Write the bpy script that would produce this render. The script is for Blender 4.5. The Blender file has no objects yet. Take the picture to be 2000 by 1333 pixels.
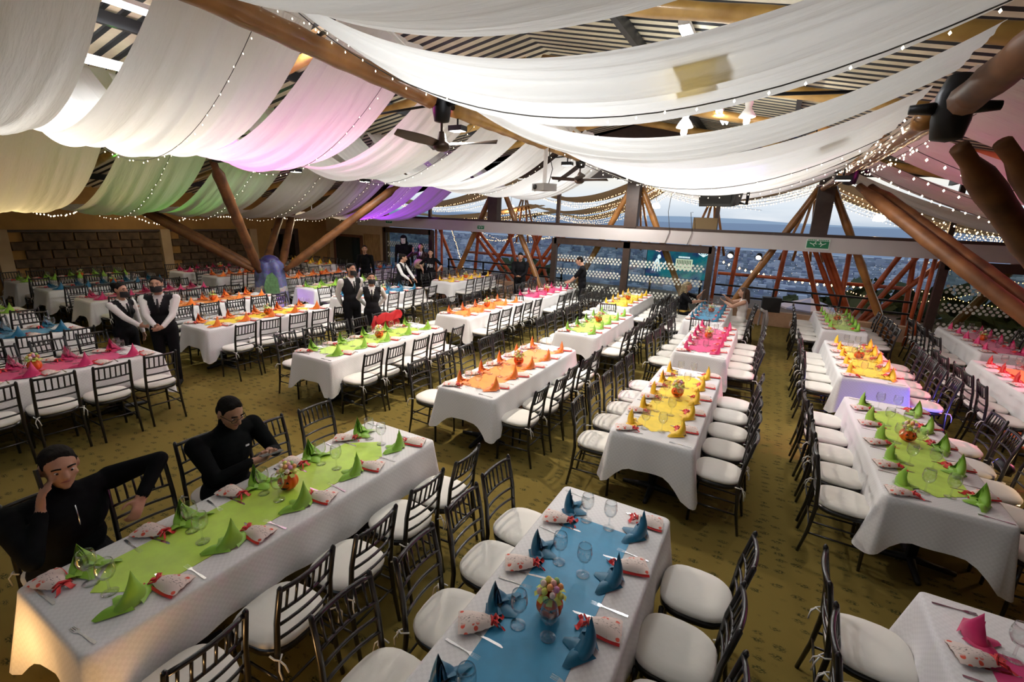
import bpy, math, random
import numpy as np
from mathutils import Vector, Matrix
random.seed(7); np.random.seed(7)
SC = bpy.context.scene
COL = SC.collection
PI = math.pi

# ------------------------------------------------------------------ camera
FPX = 906.5                                   # focal length in pixels of a 2000 px wide picture
_p, _r, _y = math.radians(14.97), math.radians(2.30), math.radians(-28.41)
_fw = Vector((math.sin(_y)*math.cos(_p), math.cos(_y)*math.cos(_p), -math.sin(_p)))
_rt = Vector((math.cos(_y), -math.sin(_y), 0)); _up = _rt.cross(_fw)
_R = _rt*math.cos(_r) + _up*math.sin(_r); _U = -_rt*math.sin(_r) + _up*math.cos(_r)
cam_d = bpy.data.cameras.new('camera'); cam = bpy.data.objects.new('camera', cam_d); COL.objects.link(cam)
cam_d.sensor_width = 36; cam_d.lens = FPX/2000*36; cam_d.clip_start = .05; cam_d.clip_end = 30000
M = Matrix.Identity(4)
for i in range(3):
    M[i][0] = _R[i]; M[i][1] = _U[i]; M[i][2] = -_fw[i]
M.translation = (0, 0, 2.69)
cam.matrix_world = M
SC.camera = cam

# ------------------------------------------------------------------ view + world
SC.view_settings.view_transform = 'Standard'; SC.view_settings.look = 'None'
SC.view_settings.gamma = 1; SC.view_settings.use_curve_mapping = False
SC.view_settings.exposure = 0.25
W = bpy.data.worlds.new('dusk_sky'); SC.world = W; W.use_nodes = True
nt = W.node_tree; nt.nodes.clear()
o_ = nt.nodes.new('ShaderNodeOutputWorld'); b_ = nt.nodes.new('ShaderNodeBackground'); nt.links.new(b_.outputs[0], o_.inputs[0])
tc = nt.nodes.new('ShaderNodeTexCoord'); sx = nt.nodes.new('ShaderNodeSeparateXYZ'); nt.links.new(tc.outputs['Generated'], sx.inputs[0])
rp = nt.nodes.new('ShaderNodeValToRGB'); nt.links.new(sx.outputs[2], rp.inputs[0])
el = rp.color_ramp.elements
el[0].position = 0.0; el[0].color = (.42, .50, .60, 1); el[1].position = 1.0; el[1].color = (.12, .2, .34, 1)
for p_, c_ in ((.04, (.66, .72, .78, 1)), (.10, (.85, .80, .68, 1)), (.22, (.52, .66, .78, 1))):
    e = el.new(p_); e.color = c_
nz = nt.nodes.new('ShaderNodeTexNoise'); nz.inputs['Scale'].default_value = 5; nz.inputs['Detail'].default_value = 5
mp = nt.nodes.new('ShaderNodeMapping'); mp.inputs['Scale'].default_value = (1, 1, 6)
nt.links.new(tc.outputs['Generated'], mp.inputs[0]); nt.links.new(mp.outputs[0], nz.inputs[0])
mx = nt.nodes.new('ShaderNodeMix'); mx.data_type = 'RGBA'; mx.inputs['B'].default_value = (.9, .9, .9, 1)
cr = nt.nodes.new('ShaderNodeMapRange'); cr.inputs[1].default_value = .5; cr.inputs[2].default_value = .75; cr.inputs[4].default_value = .5
nt.links.new(nz.outputs[0], cr.inputs[0]); nt.links.new(cr.outputs[0], mx.inputs['Factor']); nt.links.new(rp.outputs[0], mx.inputs['A'])
nt.links.new(mx.outputs['Result'], b_.inputs[0]); b_.inputs[1].default_value = 1.0

# ------------------------------------------------------------------ helpers
class MB:
    """collects verts / faces (with material index) for one mesh"""
    def __init__(s): s.v = []; s.f = []; s.m = []
    def add(s, vs, fs, m=0):
        n = len(s.v); s.v += [tuple(p) for p in vs]; s.f += [tuple(i+n for i in q) for q in fs]; s.m += [m]*len(fs)
    def box(s, c, d, rot=None, m=0):
        x, y, z = d[0]/2, d[1]/2, d[2]/2
        P = [Vector((a, b, e)) for a in (-x, x) for b in (-y, y) for e in (-z, z)]
        if rot is not None: P = [rot @ p for p in P]
        c = Vector(c)
        s.add([p+c for p in P], [(0,1,3,2),(4,6,7,5),(0,4,5,1),(2,3,7,6),(0,2,6,4),(1,5,7,3)], m)
    def tube(s, pts, r, n=8, cap=True, m=0, sx=1.0):
        pts = [Vector(p) for p in pts]; k = len(pts)
        rr = r if isinstance(r, (list, tuple)) else [r]*k
        V = []; ref = None
        for i, p in enumerate(pts):
            d = (pts[min(i+1, k-1)] - pts[max(i-1, 0)])
            if d.length < 1e-9: d = Vector((0, 0, 1))
            d.normalize()
            if ref is None: ref = Vector((0, 0, 1)) if abs(d.z) < .9 else Vector((1, 0, 0))
            u = d.cross(ref)
            if u.length < 1e-6: u = d.cross(Vector((0, 1, 0)))
            u.normalize(); w = u.cross(d).normalized(); ref = w
            for j in range(n):
                a = 2*PI*j/n; V.append(p + u*(math.cos(a)*rr[i]*sx) + w*(math.sin(a)*rr[i]))
        Fs = [(i*n+j, i*n+(j+1) % n, (i+1)*n+(j+1) % n, (i+1)*n+j) for i in range(k-1) for j in range(n)]
        if cap: Fs += [tuple(range(n-1, -1, -1)), tuple(range((k-1)*n, k*n))]
        s.add(V, Fs, m)
    def lathe(s, prof, n=16, c=(0, 0, 0), m=0):
        V = []; k = len(prof)
        for r, z in prof:
            for j in range(n):
                a = 2*PI*j/n; V.append((c[0]+r*math.cos(a), c[1]+r*math.sin(a), c[2]+z))
        s.add(V, [(i*n+j, i*n+(j+1) % n, (i+1)*n+(j+1) % n, (i+1)*n+j) for i in range(k-1) for j in range(n)], m)
    def ell(s, c, r, n=10, k=6, m=0, rot=None):
        V = []; c = Vector(c)
        for i in range(k+1):
            t = PI*i/k
            for j in range(n):
                a = 2*PI*j/n
                p = Vector((r[0]*math.sin(t)*math.cos(a), r[1]*math.sin(t)*math.sin(a), -r[2]*math.cos(t)))
                if rot is not None: p = rot @ p
                V.append(c+p)
        s.add(V, [(i*n+j, i*n+(j+1) % n, (i+1)*n+(j+1) % n, (i+1)*n+j) for i in range(k) for j in range(n)], m)
    def grid(s, fn, nu, nv, m=0, closeu=False):
        V = [fn(i/nu, j/nv) for i in range(nu+1) for j in range(nv+1)]
        s.add(V, [(i*(nv+1)+j, (i+1)*(nv+1)+j, (i+1)*(nv+1)+j+1, i*(nv+1)+j+1) for i in range(nu) for j in range(nv)], m)
    def prism(s, outl, z0, z1, m=0):
        n = len(outl)
        s.add([(x, y, z0) for x, y in outl]+[(x, y, z1) for x, y in outl],
              [tuple(range(n-1, -1, -1)), tuple(range(n, 2*n))]+[(i, (i+1) % n, n+(i+1) % n, n+i) for i in range(n)], m)
    def mesh(s, name, mats, smooth=True):
        me = bpy.data.meshes.new(name); me.from_pydata(s.v, [], s.f)
        for m in (mats if isinstance(mats, (list, tuple)) else [mats]): me.materials.append(m)
        if any(s.m): me.polygons.foreach_set('material_index', s.m)
        if smooth: me.polygons.foreach_set('use_smooth', [True]*len(s.f))
        me.update(); return me

def place(name, me, parent=None, loc=None, rz=None, kind=None):
    o = bpy.data.objects.new(name, me); COL.objects.link(o)
    if parent is not None: o.parent = parent
    if loc is not None: o.location = loc
    if rz is not None: o.rotation_euler = (0, 0, rz)
    if kind: o['kind'] = kind
    return o
def empty(name, loc=(0, 0, 0), rz=0): 
    o = place(name, None, None, loc, rz); o.empty_display_size = .1; return o
def tag(o, label, cat, group=None):
    o['label'] = label; o['category'] = cat
    if group: o['group'] = group
    return o
def struct(name, mb, mat, smooth=False, parent=None, label=None):
    o = place(name, mb.mesh(name, mat, smooth), parent)
    if parent is None: o['kind'] = 'structure'
    if label: o['label'] = label
    return o
def smooth_angle(me, deg=40):
    try: me.set_sharp_from_angle(angle=math.radians(deg))
    except Exception: pass
    return me
def dup(o, loc, rz, label, group=None):
    r = o.copy(); COL.objects.link(r); r.location = loc; r.rotation_euler = (0, 0, rz); r['label'] = label
    if group: r['group'] = group
    for ch in o.children:
        c = ch.copy(); COL.objects.link(c); c.parent = r
        for g in ch.children:
            d = g.copy(); COL.objects.link(d); d.parent = c
    return r

# ------------------------------------------------------------------ materials
def newmat(name):
    m = bpy.data.materials.new(name); m.use_nodes = True; m.node_tree.nodes.clear(); return m, m.node_tree
def N(t, typ, **k):
    n = t.nodes.new('ShaderNode'+typ)
    for a, v in k.items():
        if a in n.inputs: n.inputs[a].default_value = v
        else: setattr(n, a, v)
    return n
def pbr(name, col, rough=.6, metal=0, noise=0, nscale=8, stretch=(1, 1, 1), bump=0, col2=None, spec=.5, coat=0, sheen=0, coords='Object'):
    m, t = newmat(name); o = N(t, 'OutputMaterial'); b = N(t, 'BsdfPrincipled'); t.links.new(b.outputs[0], o.inputs[0])
    b.inputs['Base Color'].default_value = (*col, 1); b.inputs['Roughness'].default_value = rough; b.inputs['Metallic'].default_value = metal
    b.inputs['Specular IOR Level'].default_value = spec; b.inputs['Coat Weight'].default_value = coat; b.inputs['Sheen Weight'].default_value = sheen
    if noise or bump or col2:
        tc = N(t, 'TexCoord'); mp = N(t, 'Mapping'); mp.inputs['Scale'].default_value = stretch; t.links.new(tc.outputs[coords], mp.inputs[0])
        nz = N(t, 'TexNoise', Scale=nscale, Detail=4.0); t.links.new(mp.outputs[0], nz.inputs[0])
        if noise or col2:
            rp = N(t, 'ValToRGB'); e = rp.color_ramp.elements
            e[0].position = .3; e[1].position = .7
            e[0].color = (*[c*(1-noise) for c in col], 1); e[1].color = (*(col2 or [min(1, c*(1+noise)) for c in col]), 1)
            t.links.new(nz.outputs[0], rp.inputs[0]); t.links.new(rp.outputs[0], b.inputs['Base Color'])
        if bump:
            bp = N(t, 'Bump', Strength=bump, Distance=.02); t.links.new(nz.outputs[0], bp.inputs['Height']); t.links.new(bp.outputs[0], b.inputs['Normal'])
    return m
def emit(name, col, st, sample=False):
    m, t = newmat(name); o = N(t, 'OutputMaterial'); e = N(t, 'Emission'); t.links.new(e.outputs[0], o.inputs[0])
    e.inputs[0].default_value = (*col, 1); e.inputs[1].default_value = st
    if not sample: m.cycles.emission_sampling = 'NONE'
    return m
def fabric(name, col, tr=.45, trcol=None, bump=.25, scale=6, stretch=(1, 1, 1)):
    m, t = newmat(name); o = N(t, 'OutputMaterial'); d = N(t, 'BsdfDiffuse'); r = N(t, 'BsdfTranslucent'); x = N(t, 'MixShader')
    d.inputs[0].default_value = (*col, 1); r.inputs[0].default_value = (*(trcol or col), 1); x.inputs[0].default_value = tr
    t.links.new(d.outputs[0], x.inputs[1]); t.links.new(r.outputs[0], x.inputs[2]); t.links.new(x.outputs[0], o.inputs[0])
    tc = N(t, 'TexCoord'); mp = N(t, 'Mapping'); mp.inputs['Scale'].default_value = stretch; nz = N(t, 'TexNoise', Scale=scale, Detail=4.0)
    t.links.new(tc.outputs['Object'], mp.inputs[0]); t.links.new(mp.outputs[0], nz.inputs[0])
    bp = N(t, 'Bump', Strength=bump, Distance=.02); t.links.new(nz.outputs[0], bp.inputs['Height'])
    t.links.new(bp.outputs[0], d.inputs['Normal']); t.links.new(bp.outputs[0], r.inputs['Normal'])
    return m
def clear(name, tint=(1, 1, 1), ior=1.45, rough=0.0, boost=1.0):
    m, t = newmat(name); o = N(t, 'OutputMaterial'); g = N(t, 'BsdfGlossy'); a = N(t, 'BsdfTransparent'); x = N(t, 'MixShader'); f = N(t, 'LayerWeight', Blend=.5)
    g.inputs['Roughness'].default_value = rough; a.inputs[0].default_value = (*tint, 1)
    pw = N(t, 'Math', operation='POWER'); pw.inputs[1].default_value = 3.2; t.links.new(f.outputs['Facing'], pw.inputs[0])
    mu = N(t, 'Math', operation='MULTIPLY_ADD'); mu.inputs[1].default_value = .6*boost; mu.inputs[2].default_value = .045*boost; mu.use_clamp = True
    t.links.new(pw.outputs[0], mu.inputs[0])
    t.links.new(mu.outputs[0], x.inputs[0]); t.links.new(a.outputs[0], x.inputs[1]); t.links.new(g.outputs[0], x.inputs[2]); t.links.new(x.outputs[0], o.inputs[0])
    return m

MT = {}
# patterned carpet: mustard ground, staggered dark green sprig marks
def carpet():
    m, t = newmat('patterned_carpet'); o = N(t, 'OutputMaterial'); b = N(t, 'BsdfPrincipled'); t.links.new(b.outputs[0], o.inputs[0])
    b.inputs['Roughness'].default_value = .95; b.inputs['Specular IOR Level'].default_value = .1
    tc = N(t, 'TexCoord'); mp = N(t, 'Mapping'); mp.inputs['Scale'].default_value = (6.6, 12.5, 1); mp.inputs['Rotation'].default_value = (0, 0, .0)
    t.links.new(tc.outputs['Object'], mp.inputs[0])
    nz = N(t, 'TexNoise', Scale=2.2, Detail=3.0)
    t.links.new(mp.outputs[0], nz.inputs[0])
    ad = N(t, 'VectorMath', operation='MULTIPLY_ADD'); ad.inputs[1].default_value = (.35, .35, 0)
    t.links.new(nz.outputs['Color'], ad.inputs[0]); t.links.new(mp.outputs[0], ad.inputs[2])
    vo = N(t, 'TexVoronoi', feature='F1', Scale=1.0, Randomness=.42); t.links.new(ad.outputs[0], vo.inputs[0])
    wv = N(t, 'TexNoise', Scale=9.0, Detail=1.0); t.links.new(mp.outputs[0], wv.inputs[0])
    s1 = N(t, 'MapRange'); s1.inputs[1].default_value = .22; s1.inputs[2].default_value = .34; s1.inputs[3].default_value = 1; s1.inputs[4].default_value = 0
    t.links.new(vo.outputs['Distance'], s1.inputs[0])
    s2 = N(t, 'MapRange'); s2.inputs[1].default_value = .42; s2.inputs[2].default_value = .56; t.links.new(wv.outputs[0], s2.inputs[0])
    mu = N(t, 'Math', operation='MULTIPLY'); t.links.new(s1.outputs[0], mu.inputs[0]); t.links.new(s2.outputs[0], mu.inputs[1])
    mu2 = N(t, 'Math', operation='MULTIPLY'); mu2.inputs[1].default_value = .85; t.links.new(mu.outputs[0], mu2.inputs[0])
    n2 = N(t, 'TexNoise', Scale=60.0, Detail=2.0); t.links.new(mp.outputs[0], n2.inputs[0])
    rp = N(t, 'ValToRGB'); e = rp.color_ramp.elements; e[0].position = .3; e[1].position = .75
    e[0].color = (.145, .104, .024, 1); e[1].color = (.25, .188, .050, 1); t.links.new(n2.outputs[0], rp.inputs[0])
    mx = N(t, 'Mix', data_type='RGBA'); mx.inputs['B'].default_value = (.020, .030, .012, 1)
    t.links.new(mu2.outputs[0], mx.inputs['Factor']); t.links.new(rp.outputs[0], mx.inputs['A']); t.links.new(mx.outputs['Result'], b.inputs['Base Color'])
    bp = N(t, 'Bump', Strength=.3, Distance=.01); t.links.new(n2.outputs[0], bp.inputs['Height']); t.links.new(bp.outputs[0], b.inputs['Normal'])
    return m
MT['carpet'] = carpet()
def damask():
    m, t = newmat('white_damask_cloth'); o = N(t, 'OutputMaterial'); b = N(t, 'BsdfPrincipled'); t.links.new(b.outputs[0], o.inputs[0])
    b.inputs['Roughness'].default_value = .75; b.inputs['Specular IOR Level'].default_value = .25; b.inputs['Sheen Weight'].default_value = .15
    tc = N(t, 'TexCoord'); ck = N(t, 'TexChecker', Scale=55.0); t.links.new(tc.outputs['Object'], ck.inputs[0])
    ck.inputs['Color1'].default_value = (.76, .75, .745, 1); ck.inputs['Color2'].default_value = (.715, .705, .70, 1)
    nz = N(t, 'TexNoise', Scale=5.0, Detail=4.0); t.links.new(tc.outputs['Object'], nz.inputs[0])
    t.links.new(ck.outputs[0], b.inputs['Base Color'])
    bp = N(t, 'Bump', Strength=.25, Distance=.02); t.links.new(nz.outputs[0], bp.inputs['Height']); t.links.new(bp.outputs[0], b.inputs['Normal'])
    return m
MT['cloth'] = damask()
MT['chair'] = pbr('black_lacquer', (.012, .011, .011), .28, coat=.3)
MT['cushion'] = pbr('ivory_cushion', (.76, .73, .67), .85, bump=.12, nscale=14)
MT['tie'] = pbr('white_tie', (.72, .7, .66), .8)
for k, c in dict(green=(.25, .51, .035), blue=(.005, .14, .255), yellow=(.90, .55, .012), orange=(.88, .20, .012), magenta=(.60, .018, .13),
                 red=(.70, .02, .02), runner_green=(.46, .70, .05), runner_blue=(.010, .26, .48), runner_yellow=(.90, .66, .018),
                 runner_orange=(.90, .28, .02), runner_magenta=(.72, .045, .20)).items():
    MT[k] = pbr(k+'_satin', c, .45, noise=.10, nscale=9, bump=.12, sheen=.2)
MT['glass'] = clear('clear_glass', (.98, .99, .99), 1.5, boost=1.5)
MT['steel'] = pbr('polished_steel', (.62, .62, .63), .18, 1)
MT['pumpkin'] = pbr('orange_plastic', (.78, .12, .008), .4)
MT['black'] = pbr('matt_black', (.008, .008, .009), .55)
MT['bamboo'] = pbr('varnished_bamboo', (.30, .12, .03), .32, noise=.35, nscale=3, stretch=(1, 1, 1), coat=.3, col2=(.42, .19, .05))
MT['yellow_bamboo'] = pbr('yellow_bamboo', (.42, .22, .045), .38, noise=.25, nscale=4, coat=.2, col2=(.55, .33, .09))
MT['log'] = pbr('dark_varnished_log', (.10, .038, .013), .55, noise=.4, nscale=4, spec=.25, col2=(.17, .068, .022))
MT['red_log'] = pbr('red_stained_bamboo', (.40, .08, .022), .45, noise=.3, nscale=4)
MT['dark_wood'] = pbr('dark_brown_frame', (.045, .026, .018), .5, noise=.2)
MT['steel_dark'] = pbr('blackened_steel', (.02, .02, .022), .45, .6)
MT['beam'] = pbr('painted_beam', (.52, .49, .47), .7, noise=.04, nscale=2)
MT['ochre'] = pbr('ochre_plaster', (.36, .20, .06), .9, noise=.12, nscale=3, bump=.2)
MT['cream_wall'] = pbr('cream_plaster', (.48, .35, .20), .9, noise=.08, nscale=3, bump=.2)
MT['peach'] = pbr('peach_parapet', (.50, .32, .20), .9, noise=.08)
MT['stone'] = pbr('brown_stone', (.07, .045, .026), .9, noise=.45, nscale=5, bump=.6, col2=(.13, .085, .048))
MT['rattan'] = pbr('split_cane_panel', (.30, .17, .06), .75, noise=.4, nscale=6, stretch=(8, 8, .6), col2=(.46, .28, .11))
MT['drape'] = fabric('white_voile', (.78, .76, .72), .46, (.84, .83, .80), bump=.7, scale=5, stretch=(.5, 5, 1))
MT['tan_drape'] = fabric('tan_voile', (.50, .33, .17), .35, bump=.5, scale=5, stretch=(.5, 5, 1))
MT['roof_light'] = pbr('cream_roof_sheet', (.55, .50, .36), .6, noise=.1)
MT['roof_dark'] = pbr('charcoal_deck_and_rib_shade', (.045, .05, .055), .5, .2)
MT['bulb'] = emit('warm_white_bulb', (1, .86, .62), 6)
MT['bulb_warm'] = emit('amber_bulb', (1, .62, .28), 5)
MT['wire'] = pbr('dark_wire', (.05, .05, .045), .5)
MT['wire_white'] = pbr('white_wire', (.7, .68, .62), .5)
MT['tube_light'] = emit('fluorescent_tube', (.95, .98, 1), 14)
MT['white_enamel'] = pbr('white_enamel', (.8, .8, .8), .35)
MT['grey_plastic'] = pbr('grey_plastic', (.35, .35, .35), .4)
MT['fan'] = pbr('bronze_fan', (.055, .035, .026), .35, .5)
RZ_ = 5.33
# ------------------------------------------------------------------ lamps (geometry with its own light)
def area(name, parent, loc, size, power, col, rot=(0, 0, 0)):
    d = bpy.data.lights.new(name, 'AREA'); d.shape = 'RECTANGLE'; d.size, d.size_y = size; d.energy = power; d.color = col
    o = bpy.data.objects.new(name, d); COL.objects.link(o); o.parent = parent; o.location = loc; o.rotation_euler = rot; return o
def spot(name, parent, loc, target, power, col, angle=70, blend=.9, r=.06):
    d = bpy.data.lights.new(name, 'SPOT'); d.energy = power; d.color = col; d.spot_size = math.radians(angle); d.spot_blend = blend; d.shadow_soft_size = r
    o = bpy.data.objects.new(name, d); COL.objects.link(o); o.parent = parent; o.location = loc
    o.rotation_euler = (Vector(target)-Vector(loc)).to_track_quat('-Z', 'Y').to_euler(); return o
def point(name, parent, loc, power, col, r=.08):
    d = bpy.data.lights.new(name, 'POINT'); d.energy = power; d.color = col; d.shadow_soft_size = r
    o = bpy.data.objects.new(name, d); COL.objects.link(o); o.parent = parent; o.location = loc; return o

# ------------------------------------------------------------------ setting
mb = MB(); mb.box((-4.5, 5.0, -.05), (26, 20.4, .1)); floor = struct('floor', mb, MT['carpet'])
floor['label'] = 'mustard carpet with small dark green sprig pattern'
mb = MB(); mb.box((-16.95, 4.8, 1.55), (.3, 20, 3.1)); wall_left = struct('wall_left', mb, MT['ochre'])
mb = MB(); mb.box((-4.5, -5.2, 1.7), (26, .3, 3.4)); struct('wall_back', mb, MT['ochre'])
mb = MB(); mb.box((8.4, 4.8, 1.6), (.3, 20, 3.2)); struct('wall_right', mb, MT['ochre'])
# stone block panels recessed between plaster piers on the left wall
blk = []
for q in range(4):
    m_ = MB(); w = .50
    x0, x1 = -.02, .05+.012*q
    m_.add([(x0,-w/2,0),(x0,w/2,0),(x0,w/2,.225),(x0,-w/2,.225),(x1,-w/2+.02,.015),(x1,w/2-.02,.012),(x1,w/2-.018,.205),(x1,-w/2+.015,.21)],
           [(0,1,2,3),(4,7,6,5),(0,4,5,1),(1,5,6,2),(2,6,7,3),(3,7,4,0)]); blk.append(m_.mesh('stone_block', MT['stone'], False))
for (ya, yb) in ((4.3, 7.6), (7.95, 10.45)):
    for r in range(8):
        y = ya + (.25 if r % 2 else 0)
        while y < yb-.1:
            o = place('stone_block', blk[random.randrange(4)], wall_left, (-16.8, min(y+.25, yb-.2), .02+r*.225)); y += .515
    m_ = MB(); m_.box((-16.77, (ya+yb)/2, 1.86), (.12, yb-ya+.1, .06)); place('panel_lintel', m_.mesh('panel_lintel', MT['dark_wood'], False), wall_left)
m_ = MB()
for y in (4.15, 7.78, 10.65): m_.box((-16.74, y, .95), (.16, .26, 1.9))
place('plaster_piers', m_.mesh('plaster_piers', MT['cream_wall'], False), wall_left)
# dark doorway on the left wall
mb = MB(); mb.box((-16.77, 12.0, .95), (.1, 1.1, 1.9)); d1 = struct('door_1', mb, MT['dark_wood'])
m_ = MB(); m_.box((-16.70, 12.0, 1.15), (.02, .7, 1.1)); place('pane', m_.mesh('pane', clear('door_glass', (.25, .3, .3), 1.5), False), d1)
# wall piece on the window side, left of the glazing
mb = MB(); mb.box((-15.5, 14.1, 1.6), (4.2, .2, 3.2)); wf = struct('wall_far', mb, MT['cream_wall'])
m_ = MB(); m_.box((-17.0, 13.98, .95), (.75, .06, 1.7)); place('cane_panel', m_.mesh('cane_panel', MT['rattan'], False), wf)
m_ = MB(); m_.box((-14.15, 13.98, .95), (.85, .06, 1.7)); place('cane_panel', m_.mesh('cane_panel', MT['rattan'], False), wf)
mb = MB()
for c, d in (((-15.5, 13.97, 1.68), (1.6, .08, .1)), ((-15.5, 13.97, .4), (1.6, .08, .1)), ((-16.28, 13.97, 1.04), (.1, .08, 1.36)), ((-14.72, 13.97, 1.04), (.1, .08, 1.36))): mb.box(c, d)
w3 = struct('window_3', mb, pbr('red_brown_frame', (.14, .055, .028), .5))
m_ = MB(); m_.box((-15.5, 13.98, 1.04), (1.5, .02, 1.2)); place('pane', m_.mesh('pane', pbr('dark_window_glass', (.02, .03, .03), .06, coat=.5), False), w3)

# beam across the window side
mb = MB(); mb.box((-3.1, 14.0, 2.32), (23.4, .24, .36)); struct('trim_1', mb, MT['beam'], label='long pale painted beam across the window side')
mb = MB(); mb.box((-3.1, 14.0, 2.535), (23.4, .26, .07)); struct('trim_2', mb, MT['dark_wood'], label='dark capping rail on top of the long beam')
mb = MB(); mb.box((-3.1, 14.0, 3.98), (23.4, .2, .14)); struct('trim_3', mb, MT['dark_wood'])
mb = MB()
for ya in (13.92, 14.08):
    mb.add([(-17, ya, 3.05), (-17, ya, 3.0), (-13.4, ya, 3.05), (-13.4, ya, 4.05), (8.4, ya, 4.05), (8.4, ya, 2.85), (8.5, ya, 2.85), (-3.75, ya, RZ_)], [(0, 1, 2, 3, 7), (3, 4, 7)])
struct('wall_gable', mb, MT['dark_wood'])
XC = (-8.45, -3.75, .92, 5.6)
for i, x in enumerate(XC):
    t = empty('timber_column', (x, 14.0, 0))
    tag(t, 'dark timber post with splayed logs, %s from the left above the beam' % ('first', 'second', 'third', 'fourth')[i], 'column', 'posts with splayed logs')
    m_ = MB(); m_.box((0, 0, 3.25), (.36, .30, 1.44)); place('post', m_.mesh('post', MT['dark_wood'], False), t)
    for s in (-1, 1):
        m_ = MB(); pts = []; rad = []
        for k in range(13):
            u = k/12; pts.append((s*(.12+u*1.85), .22, 3.72-u*3.72)); rad.append(.085+(.012 if k % 3 == 0 else 0))
        m_.tube(pts, rad, 10); place('splayed_log', m_.mesh('splayed_log', MT['bamboo']), t)
for i, x in enumerate((-11.2, -6.1, -1.45, 3.4)):
    mb = MB(); mb.box((x, 14.0, 3.2), (.1, .1, 1.4)); struct('mullion_%d' % (i+1), mb, MT['dark_wood'])
# glazed doors with rows of white dots
dots_mat = pbr('white_dot_film', (.75, .77, .68), .6)
def glass_bay(name, x0, x1, n, tint, frame=.2):
    mb = MB(); w = x1-x0
    mb.box(((x0+x1)/2, 14.0, 2.02), (w, .14, .2)); mb.box(((x0+x1)/2, 14.0, .11), (w, .14, .22))
    for k in range(n+1): mb.box((x0+w*k/n, 14.0, 1.05), (frame if 0 < k < n else frame*.8, .14, 2.1))
    d = struct(name, mb, MT['dark_wood'])
    gm = clear(name+'_glass', tint, 1.5)
    m2 = MB(); m2.lathe([(0.0001, 0), (.026, 0)], 8)
    for k in range(n):
        a, b = x0+w*k/n+frame/2, x0+w*(k+1)/n-frame/2
        m_ = MB(); m_.box(((a+b)/2, 14.0, 1.06), (b-a, .012, 1.74)); p = place('pane', m_.mesh('pane', gm, False), d)
        q = MB()
        for z0 in (.12, .54, 1.00, 1.42):
            for r in range(3):
                x = a+.06+(.055 if r % 2 else 0)
                while x < b-.04:
                    V = [(x+.034*math.cos(2*PI*j/8), 13.99, z0+r*.07+.034*math.sin(2*PI*j/8)) for j in range(8)]
                    q.add(V, [tuple(range(8))]); x += .11
        o = place('dot_film', q.mesh('dot_film', dots_mat, False), p); o['kind'] = 'stuff'
    return d
glass_bay('door_2', -6.15, -1.45, 2, (.80, .86, .84))
glass_bay('door_3', 3.45, 8.2, 2, (.75, .78, .70))
glass_bay('door_4', -13.45, -11.15, 1, (.55, .6, .58))
# cluster of thin upright poles beside the openings
for i, (x, y) in enumerate(((-11.05, 14.15), (-10.9, 14.3), (3.3, 14.15), (3.18, 14.3), (-1.3, 14.2))):
    mb = MB(); mb.tube([(x, y, -.0), (x, y, 2.15)], .045, 8); o = place('upright_pole', mb.mesh('upright_pole', MT['red_log']))
    tag(o, ('thin upright pole beside the left glass door', 'thin outer pole beside the left glass door', 'thin upright pole beside the right glazing', 'thin outer pole beside the right glazing', 'thin upright pole right of the dotted doors')[i], 'pole')
# low parapets + railings of the openings
for i, (a, b, side) in enumerate(((-11.1, -6.2, 'left'), (-1.4, 3.4, 'right'))):
    mb = MB(); mb.box(((a+b)/2, 14.85, .2), (b-a, .22, .4)); struct('trim_%d' % (4+i), mb, MT['peach'])
    t = empty('railing', ((a+b)/2, 14.95, 0)); tag(t, 'black metal railing across the %s opening' % side, 'railing', 'black railings')
    for z in (1.0, .70):
        m_ = MB(); m_.box((0, 0, z), (b-a, .05, .05)); place('rail', m_.mesh('rail', MT['steel_dark'], False), t)
    for k in range(4):
        m_ = MB(); m_.box(((b-a)*(k/3-.5)*.98, 0, .5), (.05, .05, 1.0)); place('railing_post', m_.mesh('railing_post', MT['steel_dark'], False), t)
    m_ = MB(); m_.tube([(a, 16.2, 1.22), (b, 16.2, 1.22)], .05, 8); o = place('wooden_rail', m_.mesh('wooden_rail', MT['red_log']))
    tag(o, 'horizontal wooden rail outside the %s opening' % side, 'rail')
RED = [(-0.92,2.03,-0.96,0.59),(0.33,2.02,0.26,0.73),(0.83,2.03,1.43,0.46),(1.09,2.02,1.80,0.64),(1.27,2.03,1.86,0.85),(1.39,2.02,2.00,0.75),(1.86,2.02,1.89,1.07),(2.91,2.00,2.27,0.41),(3.25,1.99,2.50,0.44),(3.57,1.68,2.70,0.52),(3.27,1.85,3.36,0.55),(-12.09,2.04,-11.30,0.47),(-10.25,1.99,-10.37,0.62),(-10.47,2.04,-8.74,0.28),(-10.18,2.06,-8.55,0.42),(-8.85,1.80,-9.66,0.54),(-8.82,2.07,-8.51,1.07),(-7.82,2.06,-7.11,0.37),(-7.69,2.07,-7.84,1.35),(-7.51,2.08,-7.98,1.05),(-7.00,1.83,-7.89,0.58),(-6.98,1.50,-7.73,0.38)]
ORD = ['first','second','third','fourth','fifth','sixth','seventh','eighth','ninth','tenth','eleventh','twelfth','thirteenth','fourteenth','fifteenth','sixteenth']
def redpole(i, x0, z0, x1, z1, y, label):
    t0 = (2.5-z0)/(z1-z0); t1 = (-.6-z0)/(z1-z0)
    A = Vector((x0+(x1-x0)*t0, y, 2.5)); B = Vector((x0+(x1-x0)*t1, y, -.6))
    m_ = MB(); m_.tube([A.lerp(B, k/9) for k in range(10)], [.06+(.01 if k % 2 else 0) for k in range(10)], 8)
    o = place('bamboo_strut', m_.mesh('bamboo_strut', MT['red_log'])); tag(o, label, 'pole', 'red struts outside the openings')
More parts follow.
